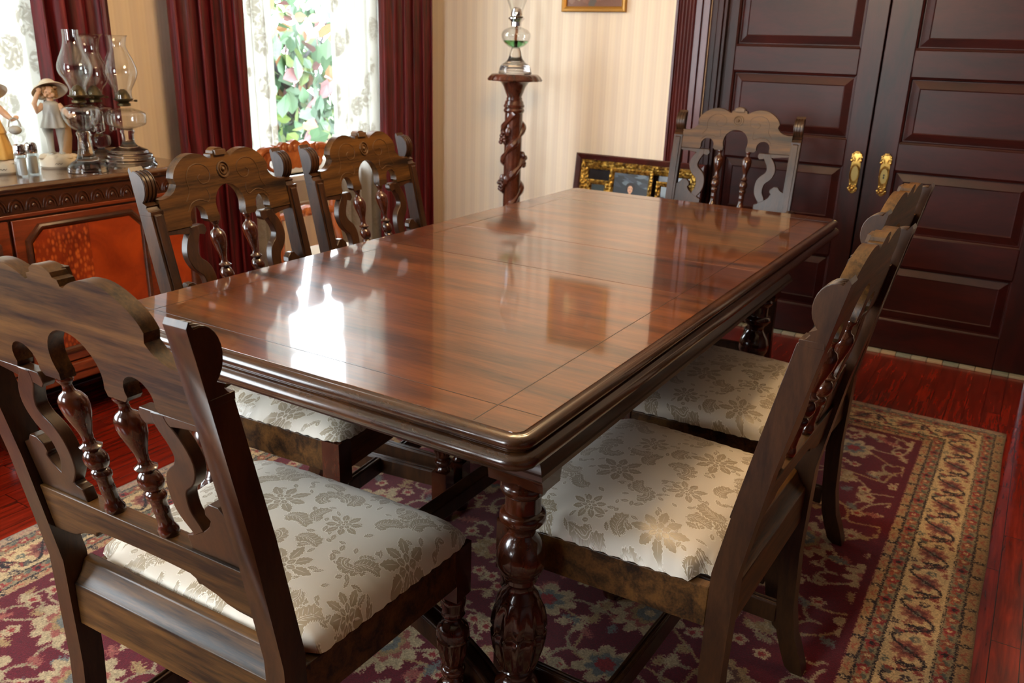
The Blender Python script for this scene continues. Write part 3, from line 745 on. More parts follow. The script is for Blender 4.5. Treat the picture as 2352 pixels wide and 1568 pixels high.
    for i in range(n):
        f = bm.faces.new((rim[i], rim[(i+1) % n], low[(i+1) % n], low[i]))
        for lp in f.loops: c = lp.vert.co; lp[uvl].uv = ((c.x+.4)/.29, (c.y-c.z*.6)/.29)
    bm.faces.new(low)
    obj('seat_cushion', bm, W['brocade'], R, angle=1.2)
    return R
C0 = build_chair('carved dark chair at the near end of the table, seen from behind')
C0.location = (.857, .987, .0055); C0.rotation_euler = (0, 0, -1.538)
dup(C0, (1.435, .503, .0055), -.03, 'carved dark chair at the door side of the table beside its nearest leg')
dup(C0, (2.04, .545, .0055), -.05, 'carved dark chair on the door side of the table, farther from its nearest leg')
dup(C0, (1.472, 1.437, .0055), 3.257, 'carved dark chair between the table and the sideboard')
dup(C0, (2.036, 1.480, .0055), 3.215, 'very dark carved chair between the table and the lace curtained window')
# host chair with arms
HC = dup(C0, (3.313, 1.083, .0055), 1.66, 'carved host armchair at the far end of the table before the sliding doors', 1.04); HC.name = 'host_armchair'; HC['category'] = 'armchair'
HC['group'] = 'host armchair'
del HC['group']
for s in (-1, 1):
    bm = B(); x = s*.262
    pts = smooth_prof([(x, -.215, .645), (x+s*.006, -.12, .655), (x+s*.016, .0, .648), (x+s*.016, .10, .652), (x+s*.012, .165, .640)], 5)
    tube(bm, pts, [.017+.006*(i/len(pts)) for i in range(len(pts))], 12, True, .75); ball(bm, (x+s*.012, .165, .632), .026, .9, 1, .9)
    a = obj('arm', bm, W['chair'], HC)
    lathe_p = [(.018, .459), (.020, .466), (.014, .474), (.013, .500), (.020, .520), (.024, .545), (.019, .570), (.012, .585), (.015, .60), (.018, .612), (.015, .625)]
    obj('arm_support', lathe(B(), lathe_p, 20, (s*.245, .10)), W['turned'], a)

# ------------------------------------------------------------------ dining table
TX0, TX1, TY0, TY1, TZ = .950, 3.015, .558, 1.553, .775
SE1, SE2 = 1.800, 2.118
T = thing('dining_table', 'long polished mahogany dining table with a leaf in its middle', 'table', (1.82, 1.055, .0055))
def tl(bm):
    for v in bm.verts: v.co.x -= 1.82; v.co.y -= 1.055; v.co.z = max(0., v.co.z-.0055)
    return bm
def panel(x0, x1, rc=None):
    bm = B(); pts = []
    r = .018
    def corner(cx_, cy_, a0):
        return [(cx_+r*math.cos(a0+t), cy_+r*math.sin(a0+t)) for t in np.linspace(0, PI/2, 6)]
    e = .0006
    if rc == 'near': pts = [(x1-e, TY0), (x1-e, TY1)]+corner(x0+r, TY1-r, PI/2)+corner(x0+r, TY0+r, PI)
    elif rc == 'far': pts = corner(x1-r, TY0+r, -PI/2)+corner(x1-r, TY1-r, 0)+[(x0+e, TY1), (x0+e, TY0)]
    else: pts = [(x0+e, TY0), (x1-e, TY0), (x1-e, TY1), (x0+e, TY1)]
    prism(bm, pts, XY, TZ-.022, TZ); return tl(bm)
obj('table_top', panel(TX0, SE1, 'near'), W['top'], T, bevel=.0012, smooth=False)
obj('table_leaf', panel(SE1, SE2), W['top_leaf'], T, bevel=.0012, smooth=False)
obj('table_top', panel(SE2, TX1, 'far'), W['top_b'], T, bevel=.0012, smooth=False)
bm = B(); q = .00025; z0, z1 = TZ-.001, TZ+.0002; il = .082; hw = .0009
for yy in (TY0+il, TY1-il): box(bm, TX0+.004, TX1-.004, yy-hw, yy+hw, z0, z1)
for xx in (TX0+.072, TX1-.072): box(bm, xx-hw, xx+hw, TY0+.004, TY1-.004, z0, z1+.00005)
obj('inlay_line', tl(bm), W['line'], T, smooth=False)
def sweep_rect(x0, x1, y0, y1, prof, rc=.018, seg=6):
    """prof: (outward offset, z) swept round a rectangle with rounded corners"""
    bm = B(); loops = []
    cs = [(x1-rc, y0+rc, -PI/2), (x1-rc, y1-rc, 0), (x0+rc, y1-rc, PI/2), (x0+rc, y0+rc, PI)]
    for o, z in prof:
        ring = []
        for cx_, cy_, a0 in cs:
            for t in np.linspace(0, PI/2, seg):
                if rc < 1e-4: a = a0+PI/4; ring.append((cx_+math.sqrt(2)*o*math.cos(a), cy_+math.sqrt(2)*o*math.sin(a), z)); break
                ring.append((cx_+(rc+o)*math.cos(a0+t), cy_+(rc+o)*math.sin(a0+t), z))
        loops.append([bm.verts.new(v) for v in ring])
    for A, C in zip(loops, loops[1:]+loops[:1]):
        n = len(A)
        for i in range(n): bm.faces.new((A[i], A[(i+1) % n], C[(i+1) % n], C[i]))
    return bm
ep = [(.0, .7745), (.003, .7720), (.006, .7720)]+[(.006+.0125*math.sin(t), .7605+.0115*math.cos(t)) for t in np.linspace(.15, 2.4, 8)]+[(.009, .7505), (.009, .7475), (.014, .7465)]+[(.010+.0155*math.sin(t), .7325+.0135*math.cos(t)) for t in np.linspace(.35, 2.7, 9)]+[(.004, .7190), (0, .7185)]
ep = [(o+.0004, z) for o, z in ep]
obj('edge_moulding', tl(sweep_rect(TX0, TX1, TY0, TY1, ep)), W['mould'], T, angle=1.)
AX0, AX1, AY0, AY1 = 1.085, 2.565, .605, 1.505
ap = [(0, .718), (0, .700), (.003, .697), (.003, .693), (.008, .688), (.012, .682), (.012, .678), (.019, .670), (.026, .660), (.027, .655), (.030, .653), (.031, .645), (.025, .638), (0, .636), (-.02, .636), (-.02, .718)]
obj('apron', tl(sweep_rect(AX0, AX1, AY0, AY1, ap, 0)), W['apron'], T, angle=.5)
def table_leg(x, y):
    bm = B(); h = .048
    box(bm, x-h, x+h, y-h, y+h, .645, .717)
    # bracket-like rounded block under the apron
    pts = [(-.054, .646)]+[(-.054+.024*math.sin(t), .646-.040*(1-math.cos(t))-.008) for t in np.linspace(.2, PI/2, 6)]+[(.030-.0, .598)]+[(.054-.024*math.sin(t), .646-.040*(1-math.cos(t))-.008) for t in np.linspace(PI/2, .2, 6)]+[(.054, .646)]
    prism(bm, pts, lambda a, b, t: (x+a, y+t, b), -.054, .054)
    pr = [(.036, .600), (.044, .594), (.047, .587), (.046, .579), (.040, .573), (.036, .570), (.036, .545), (.037, .541), (.045, .537), (.047, .531), (.047, .523), (.041, .515), (.032, .509), (.027, .500), (.028, .492), (.036, .482), (.046, .468), (.051, .450), (.051, .434), (.046, .421), (.043, .419), (.042, .414), (.037, .407), (.033, .404), (.034, .397), (.029, .392), (.026, .386), (.030, .374), (.038, .366), (.040, .362), (.038, .360), (.044, .352), (.053, .338), (.058, .318), (.0595, .300), (.057, .298), (.056, .291), (.0595, .288), (.058, .270), (.053, .245), (.045, .222), (.038, .212), (.040, .209), (.038, .205), (.030, .200), (.028, .190), (.036, .180), (.046, .172), (.048, .166), (.044, .156), (.036, .150)]
    lathe(bm, [(r*.885, z) for r, z in pr[::-1]], 60, (x, y), (12, .13, .216, .342))
    box(bm, x-.041, x+.041, y-.041, y+.041, .062, .150)
    lathe(bm, [(.030, 0), (.042, .008), (.048, .026), (.044, .046), (.034, .058), (.030, .062)], 32, (x, y))
    return tl(bm)
for x in (1.125, 2.525):
    for y in (.648, 1.462):
        o = obj('leg', table_leg(x, y), W['turned'], T, angle=.8)
for x in (1.125, 2.525):      # arched end stretcher
    bm = B(); n = 20; ys = [.692+(1.418-.692)*i/n for i in range(n+1)]
    path = [(yy, .115+.150*math.sin(PI*(i/n))**.8) for i, yy in enumerate(ys)]
    outl = [(a, b+.022) for a, b in path]+[(a, b-.022) for a, b in path[::-1]]
    prism(bm, outl, YZ, x-.024, x+.024)
    for q in (-.017, .017): tube(bm, [(x+q, a, b+.022) for a, b in path], .006, 8)
    obj('stretcher', tl(bm), W['chair'], T, bevel=.002)
bm = B(); box(bm, 1.149, 2.501, 1.035, 1.075, .235, .275); obj('stretcher', tl(bm), W['chair'], T, bevel=.003)
bm = B(); lathe(bm, [(.03, .0), (.05, .012), (.055, .04), (.045, .07), (.03, .08), (.028, .12), (.05, .16), (.062, .22), (.055, .28), (.035, .33), (.03, .36), (.046, .38), (.046, .40), (.03, .42), (.035, .50), (.05, .53), (.035, .56), (.035, .717)], 32, (1.82, 1.055))
obj('centre_leg', tl(bm), W['turned'], T, angle=.8)
bm = B()      # extension runners beneath the top
for yy in (.80, 1.30): box(bm, 1.09, 2.95, yy-.02, yy+.02, .680, .7185)
obj('extension_runner', tl(bm), W['apron'], T, bevel=.002)

# ------------------------------------------------------------------ sideboard
SX0, SX1, SY0, SY1, SZ = .55, 2.05, 2.64, 3.015, .862
SB = thing('sideboard', 'long dark sideboard with orange burr veneer doors under the lace window', 'sideboard', ((SX0+SX1)/2, 2.83, 0))
def sl(bm):
    for v in bm.verts: v.co.x -= (SX0+SX1)/2; v.co.y -= 2.83
    return bm
def rim(prof): return prof
bm = B(); box(bm, SX0, SX1, SY0, SY1-.12+.10, .225, .835); obj('body', sl(bm), W['side'], SB, bevel=.004)
tp = [(0, SZ), (.010, SZ), (.016, SZ-.004), (.018, SZ-.011), (.014, SZ-.016), (.008, SZ-.019), (.004, SZ-.026), (-.01, SZ-.026)]
bm = sweep_rect(SX0-.005, SX1+.012, SY0-.018, SY1, [(-.02, SZ-.026)]+[(-.02, SZ-.0005)]+tp[:], .004, 3); box(bm, SX0-.003, SX1+.010, SY0-.016, SY1-.002, SZ-.025, SZ)
obj('sideboard_top', sl(bm), W['side_top'], SB, angle=.7)
bm = B(); box(bm, SX0+.01, SX1-.004, SY0-.010, SY0, .772, .833)
k = 0; x = SX0+.04
while x < SX1-.03:
    for rr_, zz in ((.024, 0), (.016, 0)):
        tube(bm, [(x+rr_*math.cos(t), SY0-.011, .780+rr_*1.6*math.sin(t)) for t in np.linspace(0, PI, 10)], .0035, 6)
    ball(bm, (x, SY0-.011, .792), .007, 1, .6, 1, 8, 6); ball(bm, (x+.027, SY0-.011, .782), .004, 1, .6, 1, 8, 6); x += .054
obj('carved_frieze', sl(bm), W['side'], SB)
bm = B(); box(bm, SX0, SX1, SY0-.012, SY0, .758, .771); obj('bead_strip', sl(bm), W['orange'], SB, bevel=.003)
def oct_(x0, x1, z0, z1, c): return [(x0+c, z0), (x1-c, z0), (x1, z0+c), (x1, z1-c), (x1-c, z1), (x0+c, z1), (x0, z1-c), (x0, z0+c)]
def sdoor(x0, x1, z0=.262, z1=.752, half=True):
    D = obj('cabinet_door', sl(box(B(), x0, x1, SY0-.012, SY0-.001, z0, z1)), W['orange'], SB, bevel=.002)
    o1 = oct_(x0+.035, x1-.035, z0+.035, z1-.022, .045); xm = (x0+x1)/2
    bm = B(); prism(bm, oct_(x0+.052, x1-.052, z0+.052, z1-.040, .038), XZ, SY0-.0155, SY0-.012)
    obj('veneer_panel', sl(bm), W['burl_plain'], D)
    bm = B(); prism(bm, [p for p in [(x0+.052, z1-.078), (x0+.052, z0+.090), (x0+.090, z0+.052), (xm, z0+.052), (xm, z1-.040), (x0+.090, z1-.040)]], XZ, SY0-.0162, SY0-.0150)
    obj('veneer_panel', sl(bm), W['burl_dots'], D)
    bm = B(); P = [Vector((a, 0, b)) for a, b in o1]; n = 8
    def ringo(off, y):
        c = Vector(((x0+x1)/2, 0, (z0+z1)/2)); oo = oct_(x0+.035+off, x1-.035-off, z0+.035+off, z1-.022-off, .045-off*.4); return [bm.verts.new((a, y, b)) for a, b in oo]
    R_ = [ringo(-.004, SY0-.012), ringo(-.002, SY0-.022), ringo(.004, SY0-.025), ringo(.010, SY0-.022), ringo(.013, SY0-.017), ringo(.020, SY0-.012)]
    for A, Cc in zip(R_, R_[1:]):
        for i in range(8): bm.faces.new((A[i], A[(i+1) % 8], Cc[(i+1) % 8], Cc[i]))
    obj('door_moulding', sl(bm), W['side'], D, angle=.5)
sdoor(1.378, 1.862); sdoor(.79, 1.366)
obj('stile_panel', sl(box(B(), 1.885, 2.010, SY0-.012, SY0-.001, .262, .752)), W['burl_plain'], SB, bevel=.003)
bm = B(); box(bm, .56, .78, SY0-.014, SY0-.001, .55, .752); obj('drawer', sl(bm), W['burl_plain'], SB, bevel=.003)
bm = B(); box(bm, .56, .78, SY0-.014, SY0-.001, .262, .54); obj('drawer', sl(bm), W['burl_plain'], SB, bevel=.003)
bm = B(); tube(bm, [(SX1-.028, SY0-.012, z) for z in (.23, .30, .5, .7, .76)], [.018, .022, .020, .022, .018], 12); obj('corner_column', sl(bm), W['side'], SB)
bm = B(); box(bm, SX0-.006, SX1+.006, SY0-.026, SY0-.001, .222, .256); box(bm, SX0, SX1, SY0-.016, SY0-.001, .190, .2215); obj('base_moulding', sl(bm), W['orange'], SB, bevel=.006, seg=3)
for x in (SX0+.05, 1.30, SX1-.06):
    for y in (SY0+.04, SY1-.08):
        bm = lathe(B(), [(.024, 0), (.034, .0055), (.044, .03), (.050, .06), (.044, .09), (.026, .105), (.022, .115), (.036, .125), (.040, .135), (.030, .145), (.030, .224)], 24, (x, y)); obj('foot', sl(bm), W['turned'], SB)

# ------------------------------------------------------------------ oil lamps
def shell(prof, t=.0016):
    """double walled open profile"""
    return prof+[(r-t, z) for r, z in prof[::-1]]
def lathe_closed(bm, prof, seg=32, c=(0, 0), flute=None):
    n = len(prof); rings = []
    for r, z in prof:
        rings.append([bm.verts.new((c[0]+r*(1-(flute[1]*(.5-.5*math.cos(flute[0]*2*PI*i/seg)) if flute and flute[2] <= z <= flute[3] else 0))*math.cos(2*PI*i/seg), c[1]+r*(1-(flute[1]*(.5-.5*math.cos(flute[0]*2*PI*i/seg)) if flute and flute[2] <= z <= flute[3] else 0))*math.sin(2*PI*i/seg), z)) for i in range(seg)])
    for a in range(n):
        A, Cc = rings[a], rings[(a+1) % n]
        for i in range(seg): bm.faces.new((A[i], A[(i+1) % seg], Cc[(i+1) % seg], Cc[i]))
    return bm
def lamp(label, loc, base, font, zb, chim, cflute=None, group='glass oil lamps on the sideboard', oil=None, zsc=.885):
    L = thing('oil_lamp', label, 'oil lamp', loc, 0, group); L.scale = (1, 1, zsc)
    obj('glass_base', lathe(B(), smooth_prof(base, 3), 32, flute=cflute), W['glass'], L, angle=1.2)
    obj('oil_font', lathe_closed(B(), shell(smooth_prof(font, 3), .003), 32), W['chimney'], L, angle=1.2)
    if oil: obj('lamp_oil', lathe(B(), oil, 28), W['glass_green'], L)
    bm = lathe(B(), [(.018, zb-.012), (.022, zb-.010), (.022, zb-.002), (.016, zb), (.020, zb+.006), (.031, zb+.012), (.033, zb+.016), (.026, zb+.018), (.022, zb+.03), (.014, zb+.045), (.006, zb+.052)], 28)
    tube(bm, [(.02, 0, zb+.006), (.048, .004, zb+.006)], .0018, 8); lathe(bm, [(.004, zb+.002), (.006, zb+.003), (.006, zb+.009), (.004, zb+.010)], 12, (.050, .004))
    obj('burner', bm, W['burner'], L)
    obj('chimney', lathe_closed(B(), shell(smooth_prof(chim, 4)), 36), W['chimney'], L, angle=1.5)
    return L
zs = .8622
A1 = lamp('clear glass oil lamp with a bowl shaped font on a waisted stem, nearest the shakers', (1.697, 2.705, zs),
     [(.010, 0), (.060, 0), (.064, .008), (.062, .022), (.050, .034), (.034, .046), (.026, .070), (.022, .100), (.020, .125), (.024, .140), (.018, .150)],
     [(.016, .150), (.030, .158), (.046, .176), (.057, .200), (.059, .222), (.052, .236), (.036, .243), (.022, .247)], .262,
     [(.027, .278), (.026, .300), (.034, .322), (.049, .352), (.053, .378), (.045, .408), (.032, .440), (.025, .470), (.0245, .505)], (8, .05, .0, .14))
A2 = lamp('clear glass oil lamp with a drum shaped font on a broad ringed foot', (1.886, 2.745, zs),
     [(.010, 0), (.082, 0), (.084, .012), (.080, .018), (.081, .028), (.075, .034), (.074, .044), (.064, .050), (.060, .060), (.040, .070), (.026, .080), (.020, .096), (.020, .120), (.024, .132), (.018, .140)],
     [(.018, .140), (.036, .146), (.060, .156), (.066, .166), (.067, .196), (.060, .206), (.044, .214), (.024, .220)], .240,
     [(.029, .256), (.029, .285), (.040, .310), (.052, .340), (.054, .364), (.045, .400), (.031, .435), (.027, .455), (.031, .482), (.036, .490)])
A3 = lamp('crystal oil lamp with hanging prisms standing behind the other two', (1.872, 2.888, zs),
     [(.010, 0), (.038, 0), (.040, .010), (.036, .030), (.026, .042), (.014, .050), (.012, .058), (.032, .066), (.036, .085), (.032, .105), (.012, .112), (.012, .140), (.022, .150), (.014, .160)],
     [(.014, .160), (.030, .168), (.036, .190), (.048, .205), (.050, .212), (.030, .222), (.022, .228)], .246,
     [(.026, .262), (.030, .285), (.046, .310), (.054, .340), (.050, .375), (.036, .410), (.032, .440), (.040, .478), (.052, .492)], (8, .12, .06, .11))
bm = B()
for i in range(10):
    a = 2*PI*i/10; x, y = .052*math.cos(a), .052*math.sin(a)
    ball(bm, (x, y, .200), .0065, u=8, v=6); tube(bm, [(x, y, .192), (x, y, .186), (x, y, .150), (x, y, .128), (x, y, .122)], [.001, .006, .006, .007, .001], 6)
obj('crystal_prism', bm, W['glass'], A3, smooth=False)['kind'] = 'stuff'

# shakers
def shaker(label, loc):
    R = thing('shaker', label, 'shaker', loc, 0, 'pair of glass shakers on the sideboard')
    obj('glass_body', lathe_closed(B(), [(.001, .004), (.015, .004), (.015, .068), (.0185, .068), (.0195, .060), (.0195, .002), (.018, 0), (.001, 0)], 40, flute=(10, .06, .001, .065)), W['glassware'], R)
    obj('shaker_content', lathe(B(), [(.012, .0055), (.0135, .008), (.0135, .056), (.012, .058)], 24), plain('white_salt', srgb(252, 252, 252), .8), R)
    obj('chrome_cap', lathe(B(), [(.017, .0685), (.0185, .071), (.0180, .090), (.0155, .099), (.010, .1025), (.004, .103)], 28), W['chrome'], R)
    return R
shaker('ribbed glass shaker with a chrome cap, beside the leftmost figurine', (1.500, 2.745, zs))
shaker('ribbed glass shaker with a chrome cap, beside the figurine in the big hat', (1.548, 2.765, zs))

# figurines
por = plain('pale_bisque', srgb(226, 212, 188), .45); skin = plain('blush_bisque', srgb(232, 190, 156), .45); hairm = plain('tan_glaze', srgb(164, 126, 84), .5)
blue = plain('grey_blue_glaze', srgb(182, 182, 176), .4); yel = plain('yellow_ochre_glaze', srgb(222, 176, 96), .45)
def figurine(label, loc, rz, dress, skirtm, mirror_=1, trousers=True):
    R = thing('figurine', label, 'figurine', loc, rz, 'porcelain figurines before the lace curtain'); R.scale = (1.2, 1.2, 1.12)
    m = mirror_
    bm = B(); lathe(bm, [(.046, 0), (.050, .0055), (.049, .022), (.040, .034), (.030, .040)], 28)
    for k in range(7): ball(bm, (.036*math.cos(k*.9), .030*math.sin(k*.9), .030), .014, 1.2, 1, .7, 10, 6)
    obj('plinth', bm, por, R)
    bm = B(); cv = [(.030*math.sin(a), -.0495*math.cos(a*.9)-.0006, .015+.0018*math.sin(a*26)) for a in np.linspace(-.7, .7, 44)]
    tube(bm, cv, .0006, 5); obj('plinth_script', bm, plain('brown_script', srgb(96, 62, 40), .5), R)
    # legs or skirt
    bm = B()
    if trousers:
        for s in (-1, 1): tube(bm, [(s*.013, 0, .036), (s*.014, 0, .050), (s*.014, .001, .085), (s*.017, .001, .112), (s*.012, 0, .135)], [.011, .008, .0095, .0145, .016], 12)
        for s in (-1, 1): ball(bm, (s*.014, -.009, .040), .010, .8, 1.5, .6, 12, 6)
        lathe(bm, smooth_prof([(.010, .196), (.020, .188), (.022, .172), (.026, .150), (.034, .126), (.036, .118), (.030, .120), (.012, .140)], 3), 36, flute=(9, .14, .116, .165))
    else:
        lathe(bm, smooth_prof([(.012, .036), (.040, .040), (.042, .046), (.036, .075), (.028, .110), (.020, .140)], 3), 36, flute=(10, .14, .036, .12))
        lathe(bm, smooth_prof([(.010, .196), (.020, .188), (.019, .172), (.019, .150), (.026, .126), (.030, .112), (.024, .112)], 3), 36, flute=(9, .1, .11, .14))
    body = obj('dress', bm, dress, R, angle=2.)
    bm = B()
    sh = .184
    tube(bm, [(m*-.018, 0, sh), (m*-.036, -.006, sh-.018), (m*-.040, -.014, sh+.004), (m*-.030, -.016, sh+.030), (m*-.024, -.014, sh+.038)], [.0095, .0085, .007, .0055, .006], 12)
    tube(bm, [(m*.018, 0, sh), (m*.034, -.008, sh-.022), (m*.044, -.020, sh-.034), (m*.050, -.026, sh-.030)], [.0095, .0085, .006, .006], 12)
    for hx, hz in ((-.024, sh+.042), (.053, sh-.029)):
        for k in range(4): ball(bm, (m*hx+(k-1.5)*.0026, -.016-(0 if hx < 0 else .012), hz+.004*(1-abs(k-1.5)*.3)), .0026, 1, 1, 1.8, 8, 6)
        ball(bm, (m*hx, -.015-(0 if hx < 0 else .012), hz), .0062, 1, .7, 1, 10, 6)
    tube(bm, [(0, 0, .190), (0, -.001, .206)], [.009, .0075], 10)
    ball(bm, (0, -.003, .220), .0175, .92, .95, 1.1, 18, 12); ball(bm, (0, -.0205, .218), .0034, 1, 1, 1.2, 8, 6)
    for s in (-1, 1): ball(bm, (s*.008, -.0165, .214), .006, 1, .5, 1, 8, 6)
    ball(bm, (0, -.0175, .2085), .0045, 1.2, .5, .6, 8, 6)
    obj('head_and_arms', bm, skin, R, angle=2.)
    bm = B()
    for s in (-1, 1): ball(bm, (s*.0065, -.0195, .222), .0018, 1, .5, 1, 8, 6)
    obj('eye', bm, hairm, R)
    bm = B(); r = random.Random(4)
    for k in range(34):
        a = r.uniform(.35, 2*PI-.35)-PI/2; z = r.uniform(.206, .236); ball(bm, (.0165*math.cos(a), .0165*math.sin(a)*.9, z), .0062, u=8, v=6)
    obj('hair', bm, hairm, R)
    bm = lathe(B(), smooth_prof([(.0, .258), (.012, .257), (.020, .250), (.023, .238), (.024, .236), (.036, .232), (.046, .222), (.0455, .2205), (.034, .229), (.021, .233)], 3), 36, cap=False)
    bmesh.ops.rotate(bm, verts=bm.verts, cent=(0, 0, .235), matrix=Matrix.Rotation(-.62, 3, 'X') @ Matrix.Rotation(-.18*m, 3, 'Y'))
    bmesh.ops.translate(bm, verts=bm.verts, vec=(0, .012, -.001))
    obj('hat', bm, por, R, angle=2.)
    bm = B(); ball(bm, (m*.046, -.030, .122), .016, 1, .8, .8, 14, 8); tube(bm, [(m*(.046+.014*math.cos(t)), -.030, .130+.026*math.sin(t)) for t in np.linspace(0, PI, 12)], .0022, 6)
    if not trousers: obj('basket', bm, blue, R)
    else:
        bm.free(); bm = B(); tube(bm, [(m*.020, .004, .036), (m*.030, .006, .09), (m*.033, .002, .14)], [.016, .014, .010], 12); obj('tree_stump', bm, hairm, R)
    return R
figurine('porcelain girl figurine in a wide hat and grey frock, beside the lamps', (1.700, 2.875, zs), -.55, blue, yel)
f2 = figurine('porcelain girl figurine in a yellow skirt carrying a basket, cut by the picture edge', (1.500, 2.875, zs), -.35, yel, yel, 1, False)

# ------------------------------------------------------------------ fruitwood side chair by the window
FC = thing('carved_side_chair', 'orange brown carved side chair with a floral seat before the lace window', 'chair', (2.63, 2.44, 0), PI-.08); FC.scale = (1, 1, .955)
bm = B()
for s in (-1, 1):
    pts = smooth_prof([(s*.16, -.26, 0), (s*.165, -.215, .2), (s*.17, -.20, .42), (s*.155, -.225, .60), (s*.185, -.255, .76), (s*.205, -.275, .84), (s*.175, -.285, .895), (s*.12, -.287, .905)], 5)
    tube(bm, pts, [.017]*len(pts), 10)
obj('back_frame', bm, W['fruit'], FC)
bm = B()
top = smooth_prof([(-.17, .872), (-.15, .895), (-.13, .905), (-.11, .922), (-.085, .915), (-.06, .932), (-.03, .925), (0, .940), (.03, .925), (.06, .932), (.085, .915), (.11, .922), (.13, .905), (.15, .895), (.17, .872)], 3)
botm = smooth_prof([(.15, .850), (.10, .862), (.065, .845), (.05, .822), (.02, .812), (0, .818), (-.02, .812), (-.05, .822), (-.065, .845), (-.10, .862), (-.15, .850)], 3)
prism(bm, top+botm, XZ, -.300, -.276)
for k in range(9):
    a = (k-4)*.03; ball(bm, (a, -.274, .905-.2*a*a), .014, 1, .5, 1.2, 10, 6)
for s in (-1, 1):
    tube(bm, [(s*(.105+.040*math.cos(t)), -.282, .845+.034*math.sin(t)) for t in np.linspace(0, 2*PI, 20)], .009, 8, False)
obj('crest_rail', bm, W['fruit'], FC, bevel=.003)
bm = B(); tube(bm, [(-.155, -.222, .615), (-.06, -.224, .625), (0, -.226, .63), (.06, -.224, .625), (.155, -.222, .615)], [.016, .020, .026, .020, .016], 10)
for k in range(9):
    ball(bm, ((k-4)*.017, -.208, .628+.008*math.sin(k*2.1)), .014, 1, .6, 1, 10, 6)
obj('carved_back_bar', bm, W['fruit'], FC)
bm = B(); prism(bm, [(-.19, -.20), (.19, -.20), (.225, .10), (.19, .20), (-.19, .20), (-.225, .10)], XY, .37, .425); obj('seat_frame', bm, W['fruit'], FC, bevel=.012, seg=3)
def floral():
    t = NT('white_floral_fabric'); vo = t.n('ShaderNodeTexVoronoi', Scale=14.); t.l(t.coord(), vo.inputs['Vector'])
    m = t.math('LESS_THAN', vo.outputs['Distance'], .28); c = t.mix(m, srgb(226, 224, 214), t.mix(.4, srgb(196, 96, 104), vo.outputs['Color']))
    t.set(Base_Color=c, Roughness=.8); return t.m
bm = B(); lathe(bm, smooth_prof([(.195, .426), (.205, .440), (.195, .466), (.15, .484), (.06, .492), (.001, .493)], 3), 36); obj('seat_cushion', bm, floral(), FC)
for s in (-1, 1):
    bm = B(); tube(bm, smooth_prof([(s*.18, .16, .375), (s*.20, .19, .30), (s*.19, .18, .18), (s*.175, .16, .08), (s*.185, .19, .012)], 4), [.026]*5+[.022]*4+[.016]*4+[.014]*4, 10); obj('leg', bm, W['fruit'], FC)

# ------------------------------------------------------------------ carved pedestal and its lamp
PX, PY = 3.76, 2.305
PD = thing('carved_pedestal', 'tall dark pedestal carved with twisting vine, standing in the corner', 'pedestal', (PX, PY, 0))
bm = B(); n = 64
def scal(r, i, k): return .93*r*(1+k*.5*(1+math.cos(16*2*PI*i/n)))
rings = []
for r, z, k in ((.02, 1.168, 0), (.118, 1.168, 0), (.124, 1.166, .02), (.134, 1.156, .035), (.142, 1.142, .05), (.138, 1.136, .05), (.10, 1.138, 0), (.074, 1.128, 0), (.058, 1.105, 0), (.048, 1.080, 0), (.040, 1.060, 0), (.040, 1.052, 0)):
    rings.append([bm.verts.new((scal(r, i, k)*math.cos(2*PI*i/n), scal(r, i, k)*math.sin(2*PI*i/n), z)) for i in range(n)])
for A, Cc in zip(rings, rings[1:]):
    for i in range(n): bm.faces.new((A[i], A[(i+1) % n], Cc[(i+1) % n], Cc[i]))
bm.faces.new(rings[0]); bm.faces.new(rings[-1][::-1]); obj('scalloped_top', bm, W['ped'], PD, angle=.9)
bm = B(); lathe(bm, [(.036, .17), (.045, .20), (.045, .98), (.050, .985), (.053, .993), (.050, 1.001), (.047, 1.005), (.052, 1.010), (.053, 1.018), (.048, 1.024), (.046, 1.036), (.040, 1.044), (.040, 1.055)], 32); obj('column', bm, W['ped'], PD)
bm = B()
for ph in (0, PI):
    tube(bm, [((.043+.004*math.sin(t*3))*math.cos(t+ph), (.043+.004*math.sin(t*3))*math.sin(t+ph), .20+.78*t/(2*PI*2.6)) for t in np.linspace(0, 2*PI*2.6, 130)], [.017+.005*math.sin(i*.5) for i in range(130)], 8)
obj('twisting_vine', bm, W['ped'], PD)
r = random.Random(8)
for z, a in ((.86, 2.6), (.74, -.75), (.62, 2.5), (.46, -.7), (.32, 2.4)):
    bm = B()
    for _ in range(20):
        ball(bm, (.058*math.cos(a)+r.uniform(-.013, .013), .054*math.sin(a)+r.uniform(-.013, .013), z+r.uniform(-.028, .028)), .0105, u=8, v=6)
    for s in (-1, 1): ball(bm, (.050*math.cos(a+s*.5), .050*math.sin(a+s*.5), z+.03), .02, .5, .9, 1.2, 10, 6)
    obj('grape_cluster', bm, W['ped'], PD)
bm = lathe(B(), [(.13, 0), (.145, .01), (.145, .035), (.12, .05), (.075, .065), (.06, .09), (.07, .11), (.065, .13), (.045, .145), (.04, .17)], 40); obj('base', bm, W['ped'], PD)
L4 = lamp('clear glass oil lamp with green oil, standing on the carved pedestal', (PX, PY, 1.1685),
     [(.010, 0), (.078, 0), (.079, .014), (.076, .030), (.066, .044), (.048, .056), (.034, .075), (.028, .098), (.024, .112), (.020, .120)],
     [(.020, .120), (.040, .130), (.062, .150), (.071, .172), (.070, .190), (.056, .206), (.036, .214), (.024, .220)], .250,
     [(.030, .270), (.030, .290), (.042, .325), (.056, .360), (.060, .392), (.050, .430), (.036, .470), (.030, .510), (.030, .560)], group='oil lamp on the pedestal', zsc=1., oil=[(.016, .1245), (.036, .132), (.055, .1455), (.062, .156), (.02, .156)])
